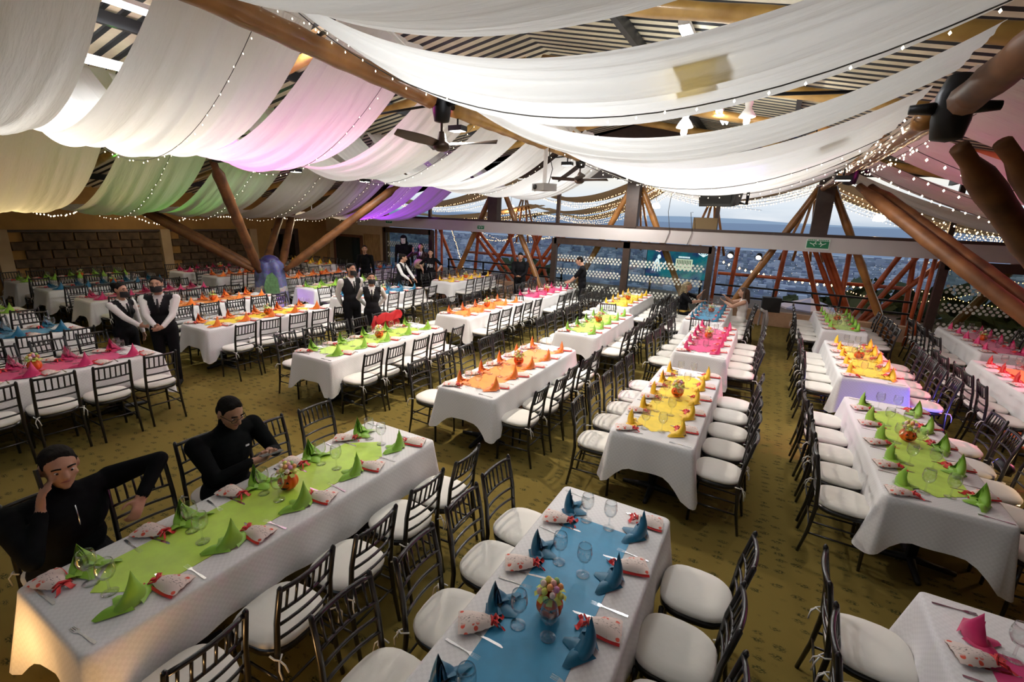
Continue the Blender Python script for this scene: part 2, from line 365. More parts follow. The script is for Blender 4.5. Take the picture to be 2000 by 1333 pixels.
right = sorted([q for q in RED if q[0] > -3], key=lambda q: q[0]); left = sorted([q for q in RED if q[0] < -3], key=lambda q: q[0])
for nm, L_ in (('right', right), ('left', left)):
    for i, q in enumerate(L_):
        redpole(i, *q, 15.75+.012*((i*7) % 5), 'red bamboo strut outside the %s opening, %s from left along the beam' % (nm, ORD[i]))

for ci, (ax, lab) in enumerate(((-9.0, 'left'), (-4.4, 'middle'), (-1.95, 'right of the centre post'), (.85, 'right'))):
    t = empty('tripod_poles', (ax, 17.2, 2.3)); tag(t, 'cluster of tan poles meeting at a point on the veranda, %s' % lab, 'poles', 'pole clusters on the veranda')
    for dx in (-.62, -.25, .22, .55):
        m_ = MB(); m_.tube([(dx, dx*.3, -.6), (dx*.12, 0, 1.25)], .04, 7); place('pole', m_.mesh('pole', MT['bamboo']), t)
# roof: corrugated sheets on two slopes
RZ = 5.35
def roofz(x): return RZ + (x+3.75)*.178 if x < -3.75 else RZ - (x+3.75)*.21
ceiling = empty('ceiling'); ceiling['kind'] = 'structure'
ceiling['label'] = 'corrugated roof sheets above the drapes'
def sheet(xa, xb, nm):
    m_ = MB(); per = .2; nper = 5
    za, zb = roofz(xa), roofz(xb)
    for k in range(nper):
        y = k*per
        pr = [(y, .0), (y+.11, .0), (y+.135, .035), (y+.175, .035), (y+.2, .0)]
        for (y0, d0), (y1, d1) in zip(pr[:-1], pr[1:]):
            mi = 0 if d0 == 0 and d1 == 0 else 1  # valley faces coloured dark for the shade between ribs
            m_.add([(xa, y0, za+d0), (xb, y0, zb+d0), (xb, y1, zb+d1), (xa, y1, za+d1)], [(0, 1, 2, 3)], mi)
    return m_.mesh(nm, [MT['roof_light'], MT['roof_dark']], False)
shl, shr = sheet(-17.0, -3.75, 'roof_sheet'), sheet(-3.75, 8.5, 'roof_sheet')
drk = MB()
for k in range(19):
    place('roof_sheet', shl, ceiling, (0, -4.8+k, 0)); place('roof_sheet', shr, ceiling, (0, -4.8+k, 0))
mb = MB()
for sgn, xa, xb in ((0, -17.2, -3.75), (1, -3.75, 8.6)):
    mb.add([(xa, -5, roofz(xa)+.06), (xb, -5, roofz(xb)+.06), (xb, 14.3, roofz(xb)+.06), (xa, 14.3, roofz(xa)+.06)], [(0, 1, 2, 3)])
place('roof_deck', mb.mesh('roof_deck', MT['roof_dark'], False), ceiling)
for x in (-15, -11, -7.0, -5.2, -1.9, .0, 3.2):
    m_ = MB(); m_.box((x, 4.6, roofz(x)-.09), (.07, 19, .14)); place('steel_purlin', m_.mesh('steel_purlin', MT['steel_dark'], False), ceiling)
for i, y in enumerate((.2, 2.6, 4.9, 7.3, 9.6, 12.0)):
    for j, (xa, xb) in enumerate(((-3.9, -16.6), (-3.6, 7.5))):
        m_ = MB(); pts = [(xa+(xb-xa)*k/24, y, roofz(xa+(xb-xa)*k/24)-.24) for k in range(25)]
        m_.tube(pts, [.075+(.01 if k % 2 else 0) for k in range(25)], 8)
        o = place('bamboo_rafter', m_.mesh('bamboo_rafter', MT['yellow_bamboo']), ceiling)

# ridge pole, girders, nodes, tree columns
def pole(name, A, B, r, mat, label, nodes=.42, cat='pole', group=None, parent=None, taper=1.0):
    A, B = Vector(A), Vector(B); L = (B-A).length; n = max(4, int(L/nodes)*3)
    m_ = MB(); m_.tube([A.lerp(B, k/n) for k in range(n+1)], [r*(1+(taper-1)*k/n)*(1.09 if k % 3 == 0 else 1) for k in range(n+1)], 12)
    o = place(name, m_.mesh(name, mat), parent)
    if parent is None: tag(o, label, cat, group)
    return o
pole('ridge_pole', (-3.75, -1.5, 4.30), (-3.75, 4.70, 3.97), (.092), MT['bamboo'], 'thick varnished ridge pole from the camera side to the first fan')
pole('ridge_pole', (-3.75, 5.15, 3.95), (-3.75, 9.4, 3.92), .085, MT['yellow_bamboo'], 'bamboo ridge pole between the two ceiling fans')
pole('ridge_pole', (-3.75, 9.8, 3.92), (-3.75, 13.9, 3.93), .075, MT['bamboo'], 'bamboo ridge pole between far fan and window wall')
for k, (dx, dz) in enumerate(((-.09, -.02), (.09, .06))):
    pole('girder_pole', (.92+dx, 4.7, 3.52+dz), (.92+dx, 9.4, 3.62+dz), .07, MT['bamboo'], 'paired bamboo girder wound with bulbs, %s pole' % ('left', 'right')[k])
    pole('girder_pole', (.92+dx, 9.9, 3.62+dz), (.92+dx, 13.9, 3.66+dz), .06, MT['bamboo'], 'far bamboo girder by the window posts, %s pole' % ('left', 'right')[k])
pole('girder_pole', (.92, -2, 3.75), (.92, 4.2, 3.52), .09, MT['log'], 'dark girder log at the upper right corner')
pole('girder_pole', (-8.45, -2, 3.75), (-8.45, 4.7, 3.62), .08, MT['log'], 'girder log hidden above the big white drapes, near half')
pole('girder_pole', (-8.45, 5.1, 3.62), (-8.45, 13.8, 3.55), .08, MT['log'], 'girder log over the purple lit drapes, far half')
def node(x, y, z, label):
    t = empty('steel_node', (x, y, z)); tag(t, label, 'bracket', 'steel nodes of the roof frame')
    m_ = MB(); m_.lathe([(0.001, -.22), (.09, -.2), (.11, -.08), (.11, .08), (.07, .2), (.001, .22)], 10); place('hub', m_.mesh('hub', MT['steel_dark']), t)
    for a in range(4):
        c, s = math.cos(a*PI/2), math.sin(a*PI/2)
        m_ = MB(); m_.tube([(c*.08, s*.08, 0), (c*.24, s*.24, 0)], [.045, .03], 8); place('socket', m_.mesh('socket', MT['steel_dark']), t)
node(-3.75, 4.92, 3.97, 'dark steel node above the near ceiling fan'); node(-3.75, 9.6, 3.93, 'dark steel node above the far ceiling fan')
node(.92, 4.45, 3.52, 'large dark steel node at the upper right'); node(.92, 9.65, 3.62, 'small steel node over the right hand tables')
node(-8.45, 4.9, 3.6, 'steel node at the top of the strut by the pink drape'); node(-8.45, 9.6, 3.56, 'steel node where paired struts meet by purple drape')
for i, (n, a) in enumerate((((-3.75, 4.92), 'near'), ((-3.75, 9.6), 'far'))):
    for s in (-1, 1):
        pole('tie_rod', (n[0], n[1], 3.97), (n[0]+s*4.5, n[1], 3.75), .014, MT['steel_dark'], 'thin steel tie rod %s of the %s ceiling fan' % ('left' if s < 0 else 'right', a), nodes=3, cat='rod', group='tie rods')

# mosaic tree column with four pairs of struts
def mosaic():
    m, t = newmat('mosaic_mural'); o = N(t, 'OutputMaterial'); b = N(t, 'BsdfPrincipled'); t.links.new(b.outputs[0], o.inputs[0]); b.inputs['Roughness'].default_value = .5
    tc = N(t, 'TexCoord'); nz = N(t, 'TexNoise', Scale=2.6, Detail=3.0); t.links.new(tc.outputs['Object'], nz.inputs[0])
    vo = N(t, 'TexVoronoi', Scale=22.0); t.links.new(tc.outputs['Object'], vo.inputs[0])
    sp = N(t, 'SeparateXYZ'); t.links.new(tc.outputs['Object'], sp.inputs[0])
    ad = N(t, 'Math', operation='MULTIPLY_ADD'); ad.inputs[1].default_value = .5; t.links.new(nz.outputs[0], ad.inputs[0]); t.links.new(sp.outputs[2], ad.inputs[2])
    rp = N(t, 'ValToRGB'); e = rp.color_ramp.elements; rp.color_ramp.interpolation = 'CONSTANT'
    e[0].position = 0; e[0].color = (.30, .14, .03, 1); e[1].position = .95; e[1].color = (.035, .025, .12, 1)
    for p_, c_ in ((.26, (.22, .22, .34, 1)), (.52, (.45, .42, .38, 1)), (.60, (.13, .15, .30, 1)), (.78, (.10, .10, .26, 1))):
        x = e.new(p_); x.color = c_
    mr = N(t, 'MapRange'); mr.inputs[2].default_value = 1.75; t.links.new(ad.outputs[0], mr.inputs[0]); t.links.new(mr.outputs[0], rp.inputs[0])
    mx = N(t, 'Mix', data_type='RGBA', blend_type='MULTIPLY'); mx.inputs['Factor'].default_value = .35
    t.links.new(rp.outputs[0], mx.inputs['A']); t.links.new(vo.outputs['Color'], mx.inputs['B']); t.links.new(mx.outputs['Result'], b.inputs['Base Color'])
    return m
MOS = mosaic()
def tree(cx, cy, side, label, nodes, mat):
    t = empty('tree_column', (cx, cy, 0)); tag(t, label, 'column', 'columns with branching struts')
    m_ = MB()
    def tr(u, v):
        a = 2*PI*u; z = 1.45*v
        r = (.50-.20*v**.6)*(1+.13*math.sin(3*a+1.2)+.07*math.sin(7*a+v*4)) * (1 if v < .98 else .7)
        return (r*math.cos(a), r*math.sin(a)*.9, z)
    m_.grid(tr, 40, 14); m_.ell((0, 0, 1.40), (.24, .22, .16)); trunk = place('trunk', m_.mesh('trunk', MOS), t)
    # green mural panel on the camera side
    m_ = MB(); ol = [(-.16, .66), (.14, .62), (.18, .85), (.10, 1.10), (-.02, 1.18), (-.13, 1.02)]
    d = Vector((-cx, -cy, 0)).normalized(); u_ = Vector((-d.y, d.x, 0))
    f0 = [tuple(d*.47*(1-.1*z)+u_*(-x)+Vector((0, 0, z))) for x, z in ol]; f1 = [tuple(Vector(p)+d*.05) for p in f0]
    n = len(ol); m_.add(f0+f1, [tuple(range(n)), tuple(range(2*n-1, n-1, -1))]+[(i, n+i, n+(i+1) % n, (i+1) % n) for i in range(n)])
    place('mural_panel', m_.mesh('mural_panel', pbr('green_mosaic', (.07, .16, .06), .5, noise=.3, nscale=20), False), trunk)
    m_ = MB()
    for k in range(15): m_.ell(d*(.50)+u_*(-.24+k*.034)+Vector((0, 0, .60+.03*math.sin(k*1.1))), (.026, .026, .03), 6, 4)
    place('flower_band', m_.mesh('flower_band', pbr('white_mosaic', (.5, .45, .38), .5)), trunk)['kind'] = 'stuff'
    for (sx_, sy_), nd in zip(((-1, -1), (1, -1), (1, 1), (-1, 1)), nodes):
        for k in (-1, 1):
            off = Vector((sy_*-.13*k, sx_*.13*k, 0))
            A = Vector((sx_*.26, sy_*.24, 1.20))+off*1.1; B = Vector(nd)-Vector((cx, cy, 0)); B = B.lerp(A, .06)+off*.6
            if (sx_, sy_) == (1, -1) and k == 1 and side == 'left': continue
            L = (B-A).length; n = int(L/.16); m2 = MB()
            m2.tube([A.lerp(B, q/n) for q in range(n+1)], [(.098 if k < 0 else .09)*(1.08 if q % 4 == 0 else 1)*(1 if 1 < q < n-1 else .6) for q in range(n+1)], 12)
            place('strut', m2.mesh('strut', mat), t)
    return t
tree(-10.8, 7.25, 'left', 'mosaic covered tree column with branching logs among the left tables', ((-13.0, 4.9, 3.0), (-8.45, 4.9, 3.55), (-8.45, 9.6, 3.5), (-13.0, 9.6, 3.0)), MT['log'])
tree(3.75, 6.85, 'right', 'branching log column at the right edge under the pink lit drape', ((.98, 4.4, 3.42), (6.5, 4.4, 3.2), (6.5, 9.6, 3.2), (.98, 9.75, 3.52)), MT['log'])

# ------------------------------------------------------------------ ceiling drapes
def drape(A, B, x0, x1, label, mat='drape', nu=44, nv=44, wr=.03, seed=0, billow=.10, group='white ceiling drapes'):
    rs = random.Random(seed); ph = [rs.uniform(0, 6.28) for _ in range(6)]; fr = [rs.uniform(1.6, 2.6), rs.uniform(4, 6), rs.uniform(8, 11)]
    m_ = MB()
    def fn(u, v):
        ya, zra, zla, sa = A; yb, zrb, zlb, sb = B
        y = ya+(yb-ya)*v; zr = zra+(zrb-zra)*v; zl = zla+(zlb-zla)*v; s = sa+(sb-sa)*v
        hang = 4*u*(1-u)
        w = sum(math.sin(fr[i]*6.28*(v+.05*math.sin(u*3+ph[3]+i))/1.0+ph[i]+(.8*math.sin(u*4+ph[4])))*(1, .5, .3)[i] for i in range(3))
        edge = min(1, min(v, 1-v)*8)
        g = .86+.14*hang                       # gathered at both ends
        y = (ya+yb)/2+(y-(ya+yb)/2)*g
        z = zr+(zl-zr)*u-s*hang - billow*hang*4*v*(1-v) + wr*w*(.35+.65*hang)*edge
        return (x0+(x1-x0)*u, y+wr*.5*w*edge, z)
    m_.grid(fn, nu, nv)
    o = place('ceiling_drape', m_.mesh('ceiling_drape', MT[mat])); tag(o, label, 'drape', group); return o
sd = 1
for i, (a, b) in enumerate(((-1.3, .1), (.35, 1.9), (2.05, 3.4), (3.42, 4.75), (5.05, 6.4), (6.6, 7.95), (8.15, 9.5), (9.75, 11.1), (11.35, 12.7))):
    sd += 1; drape((a, 4.5, 4.4, 1.15), (b, 4.5, 4.4, 1.15), -3.80, -8.40, 'white drape left of the ridge pole, %s from the camera end' % ORD[i], seed=sd, wr=.040)
for i, (a, b) in enumerate(((-.8, .6), (.8, 2.2), (2.4, 3.8), (4.0, 5.4), (5.6, 7.0), (7.2, 8.6), (8.8, 10.2), (10.4, 11.8), (12.0, 13.4))):
    sd += 1; drape((a, 4.7, 2.6, .85), (b, 4.7, 2.6, .85), -8.48, -13.1, 'beige drape sloping to the stone wall, %s from the camera end' % ORD[i], seed=sd, wr=.03)
RB = [((-.9, 4.5, 3.8, .7), (.2, 4.5, 3.8, .7)), ((.45, 4.5, 3.8, .72), (1.85, 4.48, 3.76, .68)), ((2.2, 4.52, 3.81, .71), (3.2, 4.33, 3.75, .70)), ((3.5, 4.63, 3.76, .89), (4.4, 4.30, 3.72, .74)),
      ((4.8, 4.25, 3.77, .73), (6.2, 4.70, 3.66, .97)), ((6.5, 4.5, 3.7, .88), (7.9, 4.45, 3.7, .85)), ((8.2, 4.45, 3.7, .82), (9.77, 4.34, 3.71, .80)), ((10.2, 4.4, 3.75, .7), (11.8, 4.4, 3.75, .65))]
for i, (A, B) in enumerate(RB):
    sd += 1; drape(A, B, -3.70, .86, 'white swag right of the ridge pole, %s from the camera end' % ORD[i], seed=sd, wr=.034, billow=.05)
for i, (a, b) in enumerate(((-1.0, .5), (.7, 2.2), (2.4, 3.9), (4.6, 6.6), (6.8, 8.9), (9.4, 11.2), (11.5, 13.2))):
    sd += 1; drape((a, 3.85, 2.75, .45), (b, 3.85, 2.75, .45), 1.05, 6.6, 'pale drape sloping to the right wall, %s from the camera end' % ORD[i], seed=sd, wr=.03)

amber = pbr('amber_roof_sheet', (.62, .36, .07), .5)
m_ = MB(); m_.add([(-2.0, -.4, roofz(-2.0)-.012), (-1.35, -.4, roofz(-1.35)-.012), (-1.35, 4.6, roofz(-1.35)-.012), (-2.0, 4.6, roofz(-2.0)-.012)], [(0, 1, 2, 3)]); place('amber_panel', m_.mesh('amber_panel', amber, False), ceiling)
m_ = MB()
def ypatch(u, v):  # thin translucent yellow sheet just above the swag
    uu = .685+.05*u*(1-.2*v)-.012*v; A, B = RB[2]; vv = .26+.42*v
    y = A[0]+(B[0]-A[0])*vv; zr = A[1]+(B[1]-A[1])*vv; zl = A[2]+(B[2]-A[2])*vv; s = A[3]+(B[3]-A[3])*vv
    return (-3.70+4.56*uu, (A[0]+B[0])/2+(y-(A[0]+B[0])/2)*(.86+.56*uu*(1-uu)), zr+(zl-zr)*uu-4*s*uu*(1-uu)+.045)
m_.grid(ypatch, 8, 12); o = place('yellow_patch', m_.mesh('yellow_patch', fabric('translucent_yellow', (.9, .66, .2), .9, (1, .74, .22)))); tag(o, 'translucent yellow patch over the widest white swag', 'cloth')

# ------------------------------------------------------------------ fairy lights
bulb_me = None
def fairy(A, B, sag, n, label, mat='bulb', r=.0065, group='fairy light strings', jitter=.02, wire='wire', path=None, thick=.0035):
    if path is None:
        A, B = Vector(A), Vector(B); k = max(8, int((B-A).length/.2))
        path = [A.lerp(B, q/k)-Vector((0, 0, 4*sag*(q/k)*(1-q/k))) for q in range(k+1)]
    else: path = [Vector(p) for p in path]
    t = empty('fairy_light_string', path[0]); o0 = path[0]; tag(t, label, 'string lights', group)
    m_ = MB(); m_.tube([p-o0 for p in path], thick, 4, False); place('wire', m_.mesh('wire', MT[wire]), t)
    L = [0]
    for a, b in zip(path[:-1], path[1:]): L.append(L[-1]+(b-a).length)
    q = MB()
    for k in range(n):
        s = L[-1]*(k+.5)/n; i = max(j for j in range(len(L)) if L[j] <= s); i = min(i, len(path)-2)
        p = path[i].lerp(path[i+1], (s-L[i])/max(1e-6, L[i+1]-L[i]))-o0
        p = p+Vector((random.uniform(-jitter, jitter), random.uniform(-jitter, jitter), -r*1.3-random.uniform(0, jitter)))
        V = [p+Vector(d)*r for d in ((1,0,0),(0,1,0),(-1,0,0),(0,-1,0))]+[p+Vector((0,0,r*1.5)), p-Vector((0,0,r*1.3))]
        q.add(V, [(0,1,4),(1,2,4),(2,3,4),(3,0,4),(1,0,5),(2,1,5),(3,2,5),(0,3,5)])
    place('bulbs', q.mesh('bulbs', MT[mat], False), t)['kind'] = 'stuff'
    return t
def along(x0, x1, y, zr, zl, s, dz=-.05, k=24):
    return [(x0+(x1-x0)*q/k, y, zr+(zl-zr)*q/k-4*s*(q/k)*(1-q/k)+dz) for q in range(k+1)]
fairy((-3.66, .2, 4.32), (-3.66, 4.7, 4.09), .0, 40, 'fairy lights along the thick near ridge pole', wire='wire_white')
fairy((-3.67, 5.1, 4.07), (-3.67, 9.4, 4.03), .02, 34, 'fairy lights along the ridge pole between fans', wire='wire_white')
fairy((-3.67, 9.8, 4.02), (-3.67, 13.8, 4.02), .03, 34, 'fairy lights along the far ridge pole', wire='wire_white')
fairy(None, None, 0, 34, 'fairy lights across the biggest white drape on the left', path=along(-3.8, -8.4, 2.75, 4.5, 4.4, 1.15, -.17))
fairy(None, None, 0, 34, 'fairy lights across the pink lit white drape', path=along(-3.8, -8.4, 4.3, 4.5, 4.4, 1.15, -.17))
fairy(None, None, 0, 34, 'fairy lights across the drape behind the near fan', path=along(-3.8, -8.4, 6.3, 4.5, 4.4, 1.15, -.14))
fairy(None, None, 0, 36, 'fairy lights across the drape left of the projector', path=along(-3.8, -8.4, 9.3, 4.5, 4.4, 1.15, -.14))
fairy(None, None, 0, 30, 'fairy lights across the widest swag at the top', path=along(-3.7, .86, 2.75, 4.42, 3.78, .70, -.11))
fairy(None, None, 0, 36, 'fairy lights under the fifth swag above the tables', path=along(-3.7, .86, 5.6, 4.55, 3.70, .92, -.1))
fairy(None, None, 0, 38, 'fairy lights under the seventh swag near the loudspeaker', path=along(-3.7, .86, 9.7, 4.36, 3.71, .80, -.07))
fairy(None, None, 0, 38, 'fairy lights under the sixth swag', path=along(-3.7, .86, 7.8, 4.45, 3.7, .86, -.07))
fairy((-3.7, 9.6, 3.85), (.9, 9.6, 3.5), .45, 36, 'fairy lights slung between the far fan and right girder', wire='wire_white')
fairy((-3.7, 9.6, 3.9), (-.4, 13.9, 3.1), .15, 34, 'fairy lights slung from the far fan to the windows', wire='wire_white')
for i, y in enumerate((4.7, 6.3, 7.9, 9.5, 11.1)):
    fairy(None, None, 0, 34, 'fairy lights under the %s beige drape over the left tables' % ORD[i], path=along(-8.5, -13.0, y, 4.7, 2.6, .85, -.13))
for i, (a, b, s) in enumerate((((-14.2, 3.9, 2.55), (-14.2, 5.1, 2.62), .25), ((-13.6, 5.4, 2.62), (-13.6, 7.2, 2.6), .42), ((-13.4, 5.2, 2.66), (-13.4, 6.6, 2.62), .12), ((-13.6, 7.0, 2.6), (-13.6, 8.8, 2.6), .2), ((-13.4, 9.0, 2.66), (-13.4, 10.4, 2.4), .15), ((-13.2, 7.2, 2.66), (-13.2, 8.6, 2.62), .06))):
    fairy(a, b, s, 26, 'short swag of fairy lights before the stone wall, %s from the left' % ORD[i], r=.014)
for k, dx in enumerate((-.16, .16)):
    fairy((.92+dx, 4.6, 3.50), (.92+dx, 9.6, 3.62), .03, 46, 'fairy lights wound along the right girder, %s strand' % ('left', 'right')[k], r=.008, jitter=.06)
for i, (y, n) in enumerate(((6.7, 30), (8.0, 30), (9.2, 36), (11.3, 30))):
    fairy(None, None, 0, n, 'fairy lights under the pale right hand drape, %s strand' % ORD[i], path=along(1.05, 6.2, y, 3.8, 2.8, .45, -.2), r=.014)

# ------------------------------------------------------------------ veranda roof outside, warm lights
for i, (y, x0, x1, zr, zl, s) in enumerate(((14.6, -14.5, -8.5, 3.35, 4.0, .55), (14.6, -8.3, -3.8, 4.0, 4.0, .62), (14.6, -3.7, .9, 4.0, 4.0, .5), (14.6, 1.0, 7.5, 4.0, 3.1, .6),
        (16.6, -15.0, -8.5, 2.7, 3.2, .25), (16.6, -8.3, -3.8, 3.1, 4.1, .50), (16.6, -3.7, .9, 4.15, 4.15, .45), (16.6, 1.0, 8.0, 4.1, 3.0, .6),
        (18.6, -15.5, -8.5, 2.6, 3.0, .20), (18.6, -8.3, -3.8, 2.9, 4.2, .55), (18.6, 1.0, 8.0, 4.1, 2.8, .5))):
    drape((y, zr, zl, s), (y+1.75, zr, zl, s), x0, x1, 'tan veranda drape hung with bulbs outside, %s row, %s span' % (ORD[int((y-14.6)/2)], ('far left', 'left', 'middle', 'right')[0 if x0 < -10 else 1 if x0 < -5 else 2 if x0 < 0 else 3]), mat='tan_drape', seed=60+i, nu=30, nv=16, group='tan veranda drapes')
    for q in range(3):
        yy = y+.25+.6*q
        fairy(None, None, 0, 60, 'dense warm bulbs under veranda drape, %s row, %s span, %s strand' % (ORD[int((y-14.6)/2)], ('far left', 'left', 'middle', 'right')[0 if x0 < -10 else 1 if x0 < -5 else 2 if x0 < 0 else 3], ORD[q]),
              mat='bulb_warm', path=along(x0, x1, yy, zr, zl, s, -.16-.05*q), r=.0135, group='warm bulb strings on the veranda')
# hanging warm strings seen through the openings
for i, (a, b, s) in enumerate((((-11.8, 17, 2.6), (-7.0, 17, 2.4), .8), ((-11.5, 16.6, 2.3), (-8.6, 16.6, 2.2), .5), ((-12.0, 16.2, 2.5), (-11.2, 16.2, .5), .0), ((-9.8, 17, 2.6), (-6.4, 17, 2.5), .6), ((-1.5, 17.5, 1.55), (3.0, 17.5, 1.15), .25), ((1.8, 17, 1.1), (5.5, 17, 1.5), .5), ((3.6, 16.5, 2.0), (7.5, 16.5, 1.8), .3), ((3.6, 16.8, 1.2), (7.5, 16.8, 1.0), .2))):
    fairy(a, b, s, 46 if i != 4 else 24, 'warm string of bulbs seen through the openings, %s from left' % ORD[i], mat='bulb_warm', r=.013 if i != 4 else .035, group='strings outside the openings')

# ------------------------------------------------------------------ luminaires
POW = .8; FL = 1.0
def fluorescent(loc, rz, power, label, L=1.2):
    t = empty('fluorescent_light', loc, rz); tag(t, label, 'ceiling light', 'fluorescent lights under the roof')
    m_ = MB(); m_.box((0, 0, .05), (L, .12, .05)); place('housing', m_.mesh('housing', MT['white_enamel'], False), t)
    for dy in (-.035, .035):
        m_ = MB(); m_.tube([(-L/2+.03, dy, 0), (L/2-.03, dy, 0)], .016, 8); place('tube', m_.mesh('tube', MT['tube_light']), t)
    area('tube_glow', t, (0, 0, -.03), (L, .14), power, (.93, .96, 1.0))
POW = .8; FL = 1.0
for i, (x, y, z, rz, p, lab) in enumerate(((-6.45, 2.88, 4.70, PI/2, 42, 'bright tube light in the gap at the upper left'), (-7.2, 2.93, 4.22, PI/2, 34, 'second tube light lower in the upper left gap'),
        (-5.9, 4.9, 4.85, PI/2, 34, 'tube light in the gap behind the pink drape'), (-5.9, 8.1, 4.85, PI/2, 60, 'tube light above the drapes left of the projector'), (-5.6, 11.2, 4.8, PI/2, 60, 'far tube light above the drapes by the windows'),
        (-1.6, 3.35, 4.75, PI/2, 70, 'tube light above the widest swag'), (-1.2, 6.35, 4.70, PI/2, 80, 'tube light above the fifth swag'), (-1.2, 10.0, 4.6, PI/2, 60, 'far tube light over the swags'), (-1.7, .3, 4.8, PI/2, 14, 'tube light right above the camera'))):
    fluorescent((x, y, z), rz, p*POW, lab)
def pendant(loc, power, label, col=(1, .97, .9)):
    t = empty('bulb_pendant', loc); tag(t, label, 'ceiling light', 'white spiral bulb pendants')
    m_ = MB(); m_.lathe([(.001, .26), (.05, .26), (.055, .16), (.04, .10), (.07, .06), (.115, -.01), (.11, -.02), (.001, .02)], 16); place('lamp_shade', m_.mesh('lamp_shade', MT['white_enamel']), t)
    m_ = MB(); m_.ell((0, 0, -.06), (.045, .045, .09), 12, 8); place('bulb', m_.mesh('bulb', emit('spiral_bulb', (1, .98, .94), 12)), t)
    m_ = MB(); m_.tube([(0, 0, .25), (0, 0, roofz(loc[0])-loc[2]-.02)], .006, 6); place('cord', m_.mesh('cord', MT['wire']), t)
    point('bulb_glow', t, (0, 0, -.14), power, col, .06)
pendant((-.62, 7.95, 4.22), 60, 'glowing white bulb pendant above the right swags')
pendant((-1.32, 7.15, 3.98), 30, 'white pendant shade hanging left of the glowing bulb')
def dome(loc, power, label, col=(1, .8, .5), r=.16):
    t = empty('dome_lamp', loc); tag(t, label, 'ceiling light', 'white dome lamps')
    m_ = MB(); m_.lathe([(.001, .12), (r*.6, .11), (r, .02), (r*.95, -.06), (.001, -.08)], 16); place('lamp_shade', m_.mesh('lamp_shade', emit('opal_dome', (1, .93, .8), 3.5)), t)
    m_ = MB(); m_.tube([(0, 0, .1), (0, 0, .5)], .012, 6); place('stem', m_.mesh('stem', MT['white_enamel']), t)
    point('dome_glow', t, (0, 0, -.2), power, col, .12)
dome((-12.6, 10.0, 2.45), 26, 'white dome lamp right of the mosaic column')
dome((-15.3, 6.9, 2.35), 10, 'white lamp before the stone wall, left of the column', r=.2)
dome((-9.6, 17.2, 3.05), 60, 'white dome lamp on the veranda, left of the second post', col=(1, .62, .3))
dome((-3.9, 17.6, 3.25), 60, 'white dome lamp on the veranda behind the centre post', col=(1, .62, .3))
dome((2.6, 17.6, 3.05), 60, 'white dome lamp on the veranda at the right', col=(1, .62, .3))
def par_can(loc, target, power, col, label, ang=80, lens=True):
    t = empty('stage_spotlight', loc); tag(t, label, 'spotlight', 'coloured spotlights')
    d = (Vector(target)-Vector(loc)).normalized(); rot = d.to_track_quat('Z', 'Y').to_matrix()
    m_ = MB(); m_.tube([d*-.10, d*-.06, d*.06], [.04, .07, .075], 12); place('can', m_.mesh('can', MT['steel_dark']), t)
    m_ = MB(); m_.tube([d*.061, d*.064], [.065, .065], 12); place('lens', m_.mesh('lens', emit('lens_'+label[:6].strip(), col, 4)), t)
    m_ = MB(); m_.tube([Vector((.09, 0, 0)), Vector((.09, 0, -.1)), Vector((-.09, 0, -.1)), Vector((-.09, 0, 0))], .008, 6); place('yoke', m_.mesh('yoke', MT['steel_dark']), t)
    spot('beam', t, tuple(d*.09), tuple(d), power, col, ang)
par_can((-7.75, 4.55, 4.20), (-6.1, 4.45, 3.25), 560, (1, .0, .55), 'pink spotlight above the white drapes by the strut', 72)
par_can((-7.7, 2.65, 4.32), (-6.5, 2.65, 3.30), 330, (1, .80, .5), 'warm spotlight above the biggest white drape', 70)
par_can((-12.9, 5.0, 2.88), (-11.0, 5.0, 2.72), 480, (.2, 1, .12), 'green spotlight above the beige drapes', 100)
par_can((-12.9, 3.1, 2.98), (-11.4, 3.1, 2.60), 260, (1, .75, .35), 'warm spotlight above the leftmost beige drape', 90)
par_can((-12.8, 11.6, 3.2), (-11.0, 11.7, 2.8), 420, (.45, .05, 1), 'violet spotlight above the far left drapes', 110)
par_can((.1, 5.6, 3.64), (-1.5, 5.7, 3.2), 26, (.2, .16, 1), 'blue spotlight above the fifth swag', 110)
par_can((6.0, 7.6, 3.02), (4.2, 7.6, 2.75), 600, (1, .03, .45), 'magenta spotlight above the right hand drape', 100)
par_can((6.4, 9.2, 2.45), (2.8, 8.2, .45), 1300, (1, .22, .32), 'red spotlight shining on the right hand chairs', 60)
par_can((2.62, 6.75, .22), (1.9, 7.5, .6), 60, (.18, .15, 1), 'blue floor spotlight in front of the right yellow table', 90)
par_can((-10.3, 6.55, .22), (-10.1, 7.6, .55), 22, (.45, .1, 1), 'violet floor spotlight at the foot of the mosaic column', 80)
for x, lab in ((-.95, 'left'), (-.28, 'right')):
    par_can((x, 13.75, 1.95), (x-.2, 12.0, .9), 6, (1, .9, .75), 'black spotlight hung under the beam at the right opening, %s one' % lab, 60)
def fill_flood(loc, power, label, col=(1, .96, .90)):  # added fill lamps, brightening the tables from below the drapes
    t = empty('fill_floodlight', loc); tag(t, label, 'fill_floodlight', 'fill lamps added under the drapes')
    m_ = MB(); m_.box((0, 0, .03), (.20, .14, .06)); place('housing', m_.mesh('housing', MT['steel_dark'], False), t)
    m_ = MB(); m_.box((0, 0, -.004), (.17, .11, .006)); place('lens', m_.mesh('lens', emit('fill_flood_lens', (1, .97, .92), 6), False), t)
    m_ = MB(); m_.tube([(0, 0, .06), (0, 0, .16)], .012, 6); place('bracket', m_.mesh('bracket', MT['steel_dark']), t)
    area('fill_flood_glow', t, (0, 0, -.012), (.17, .11), power, col)
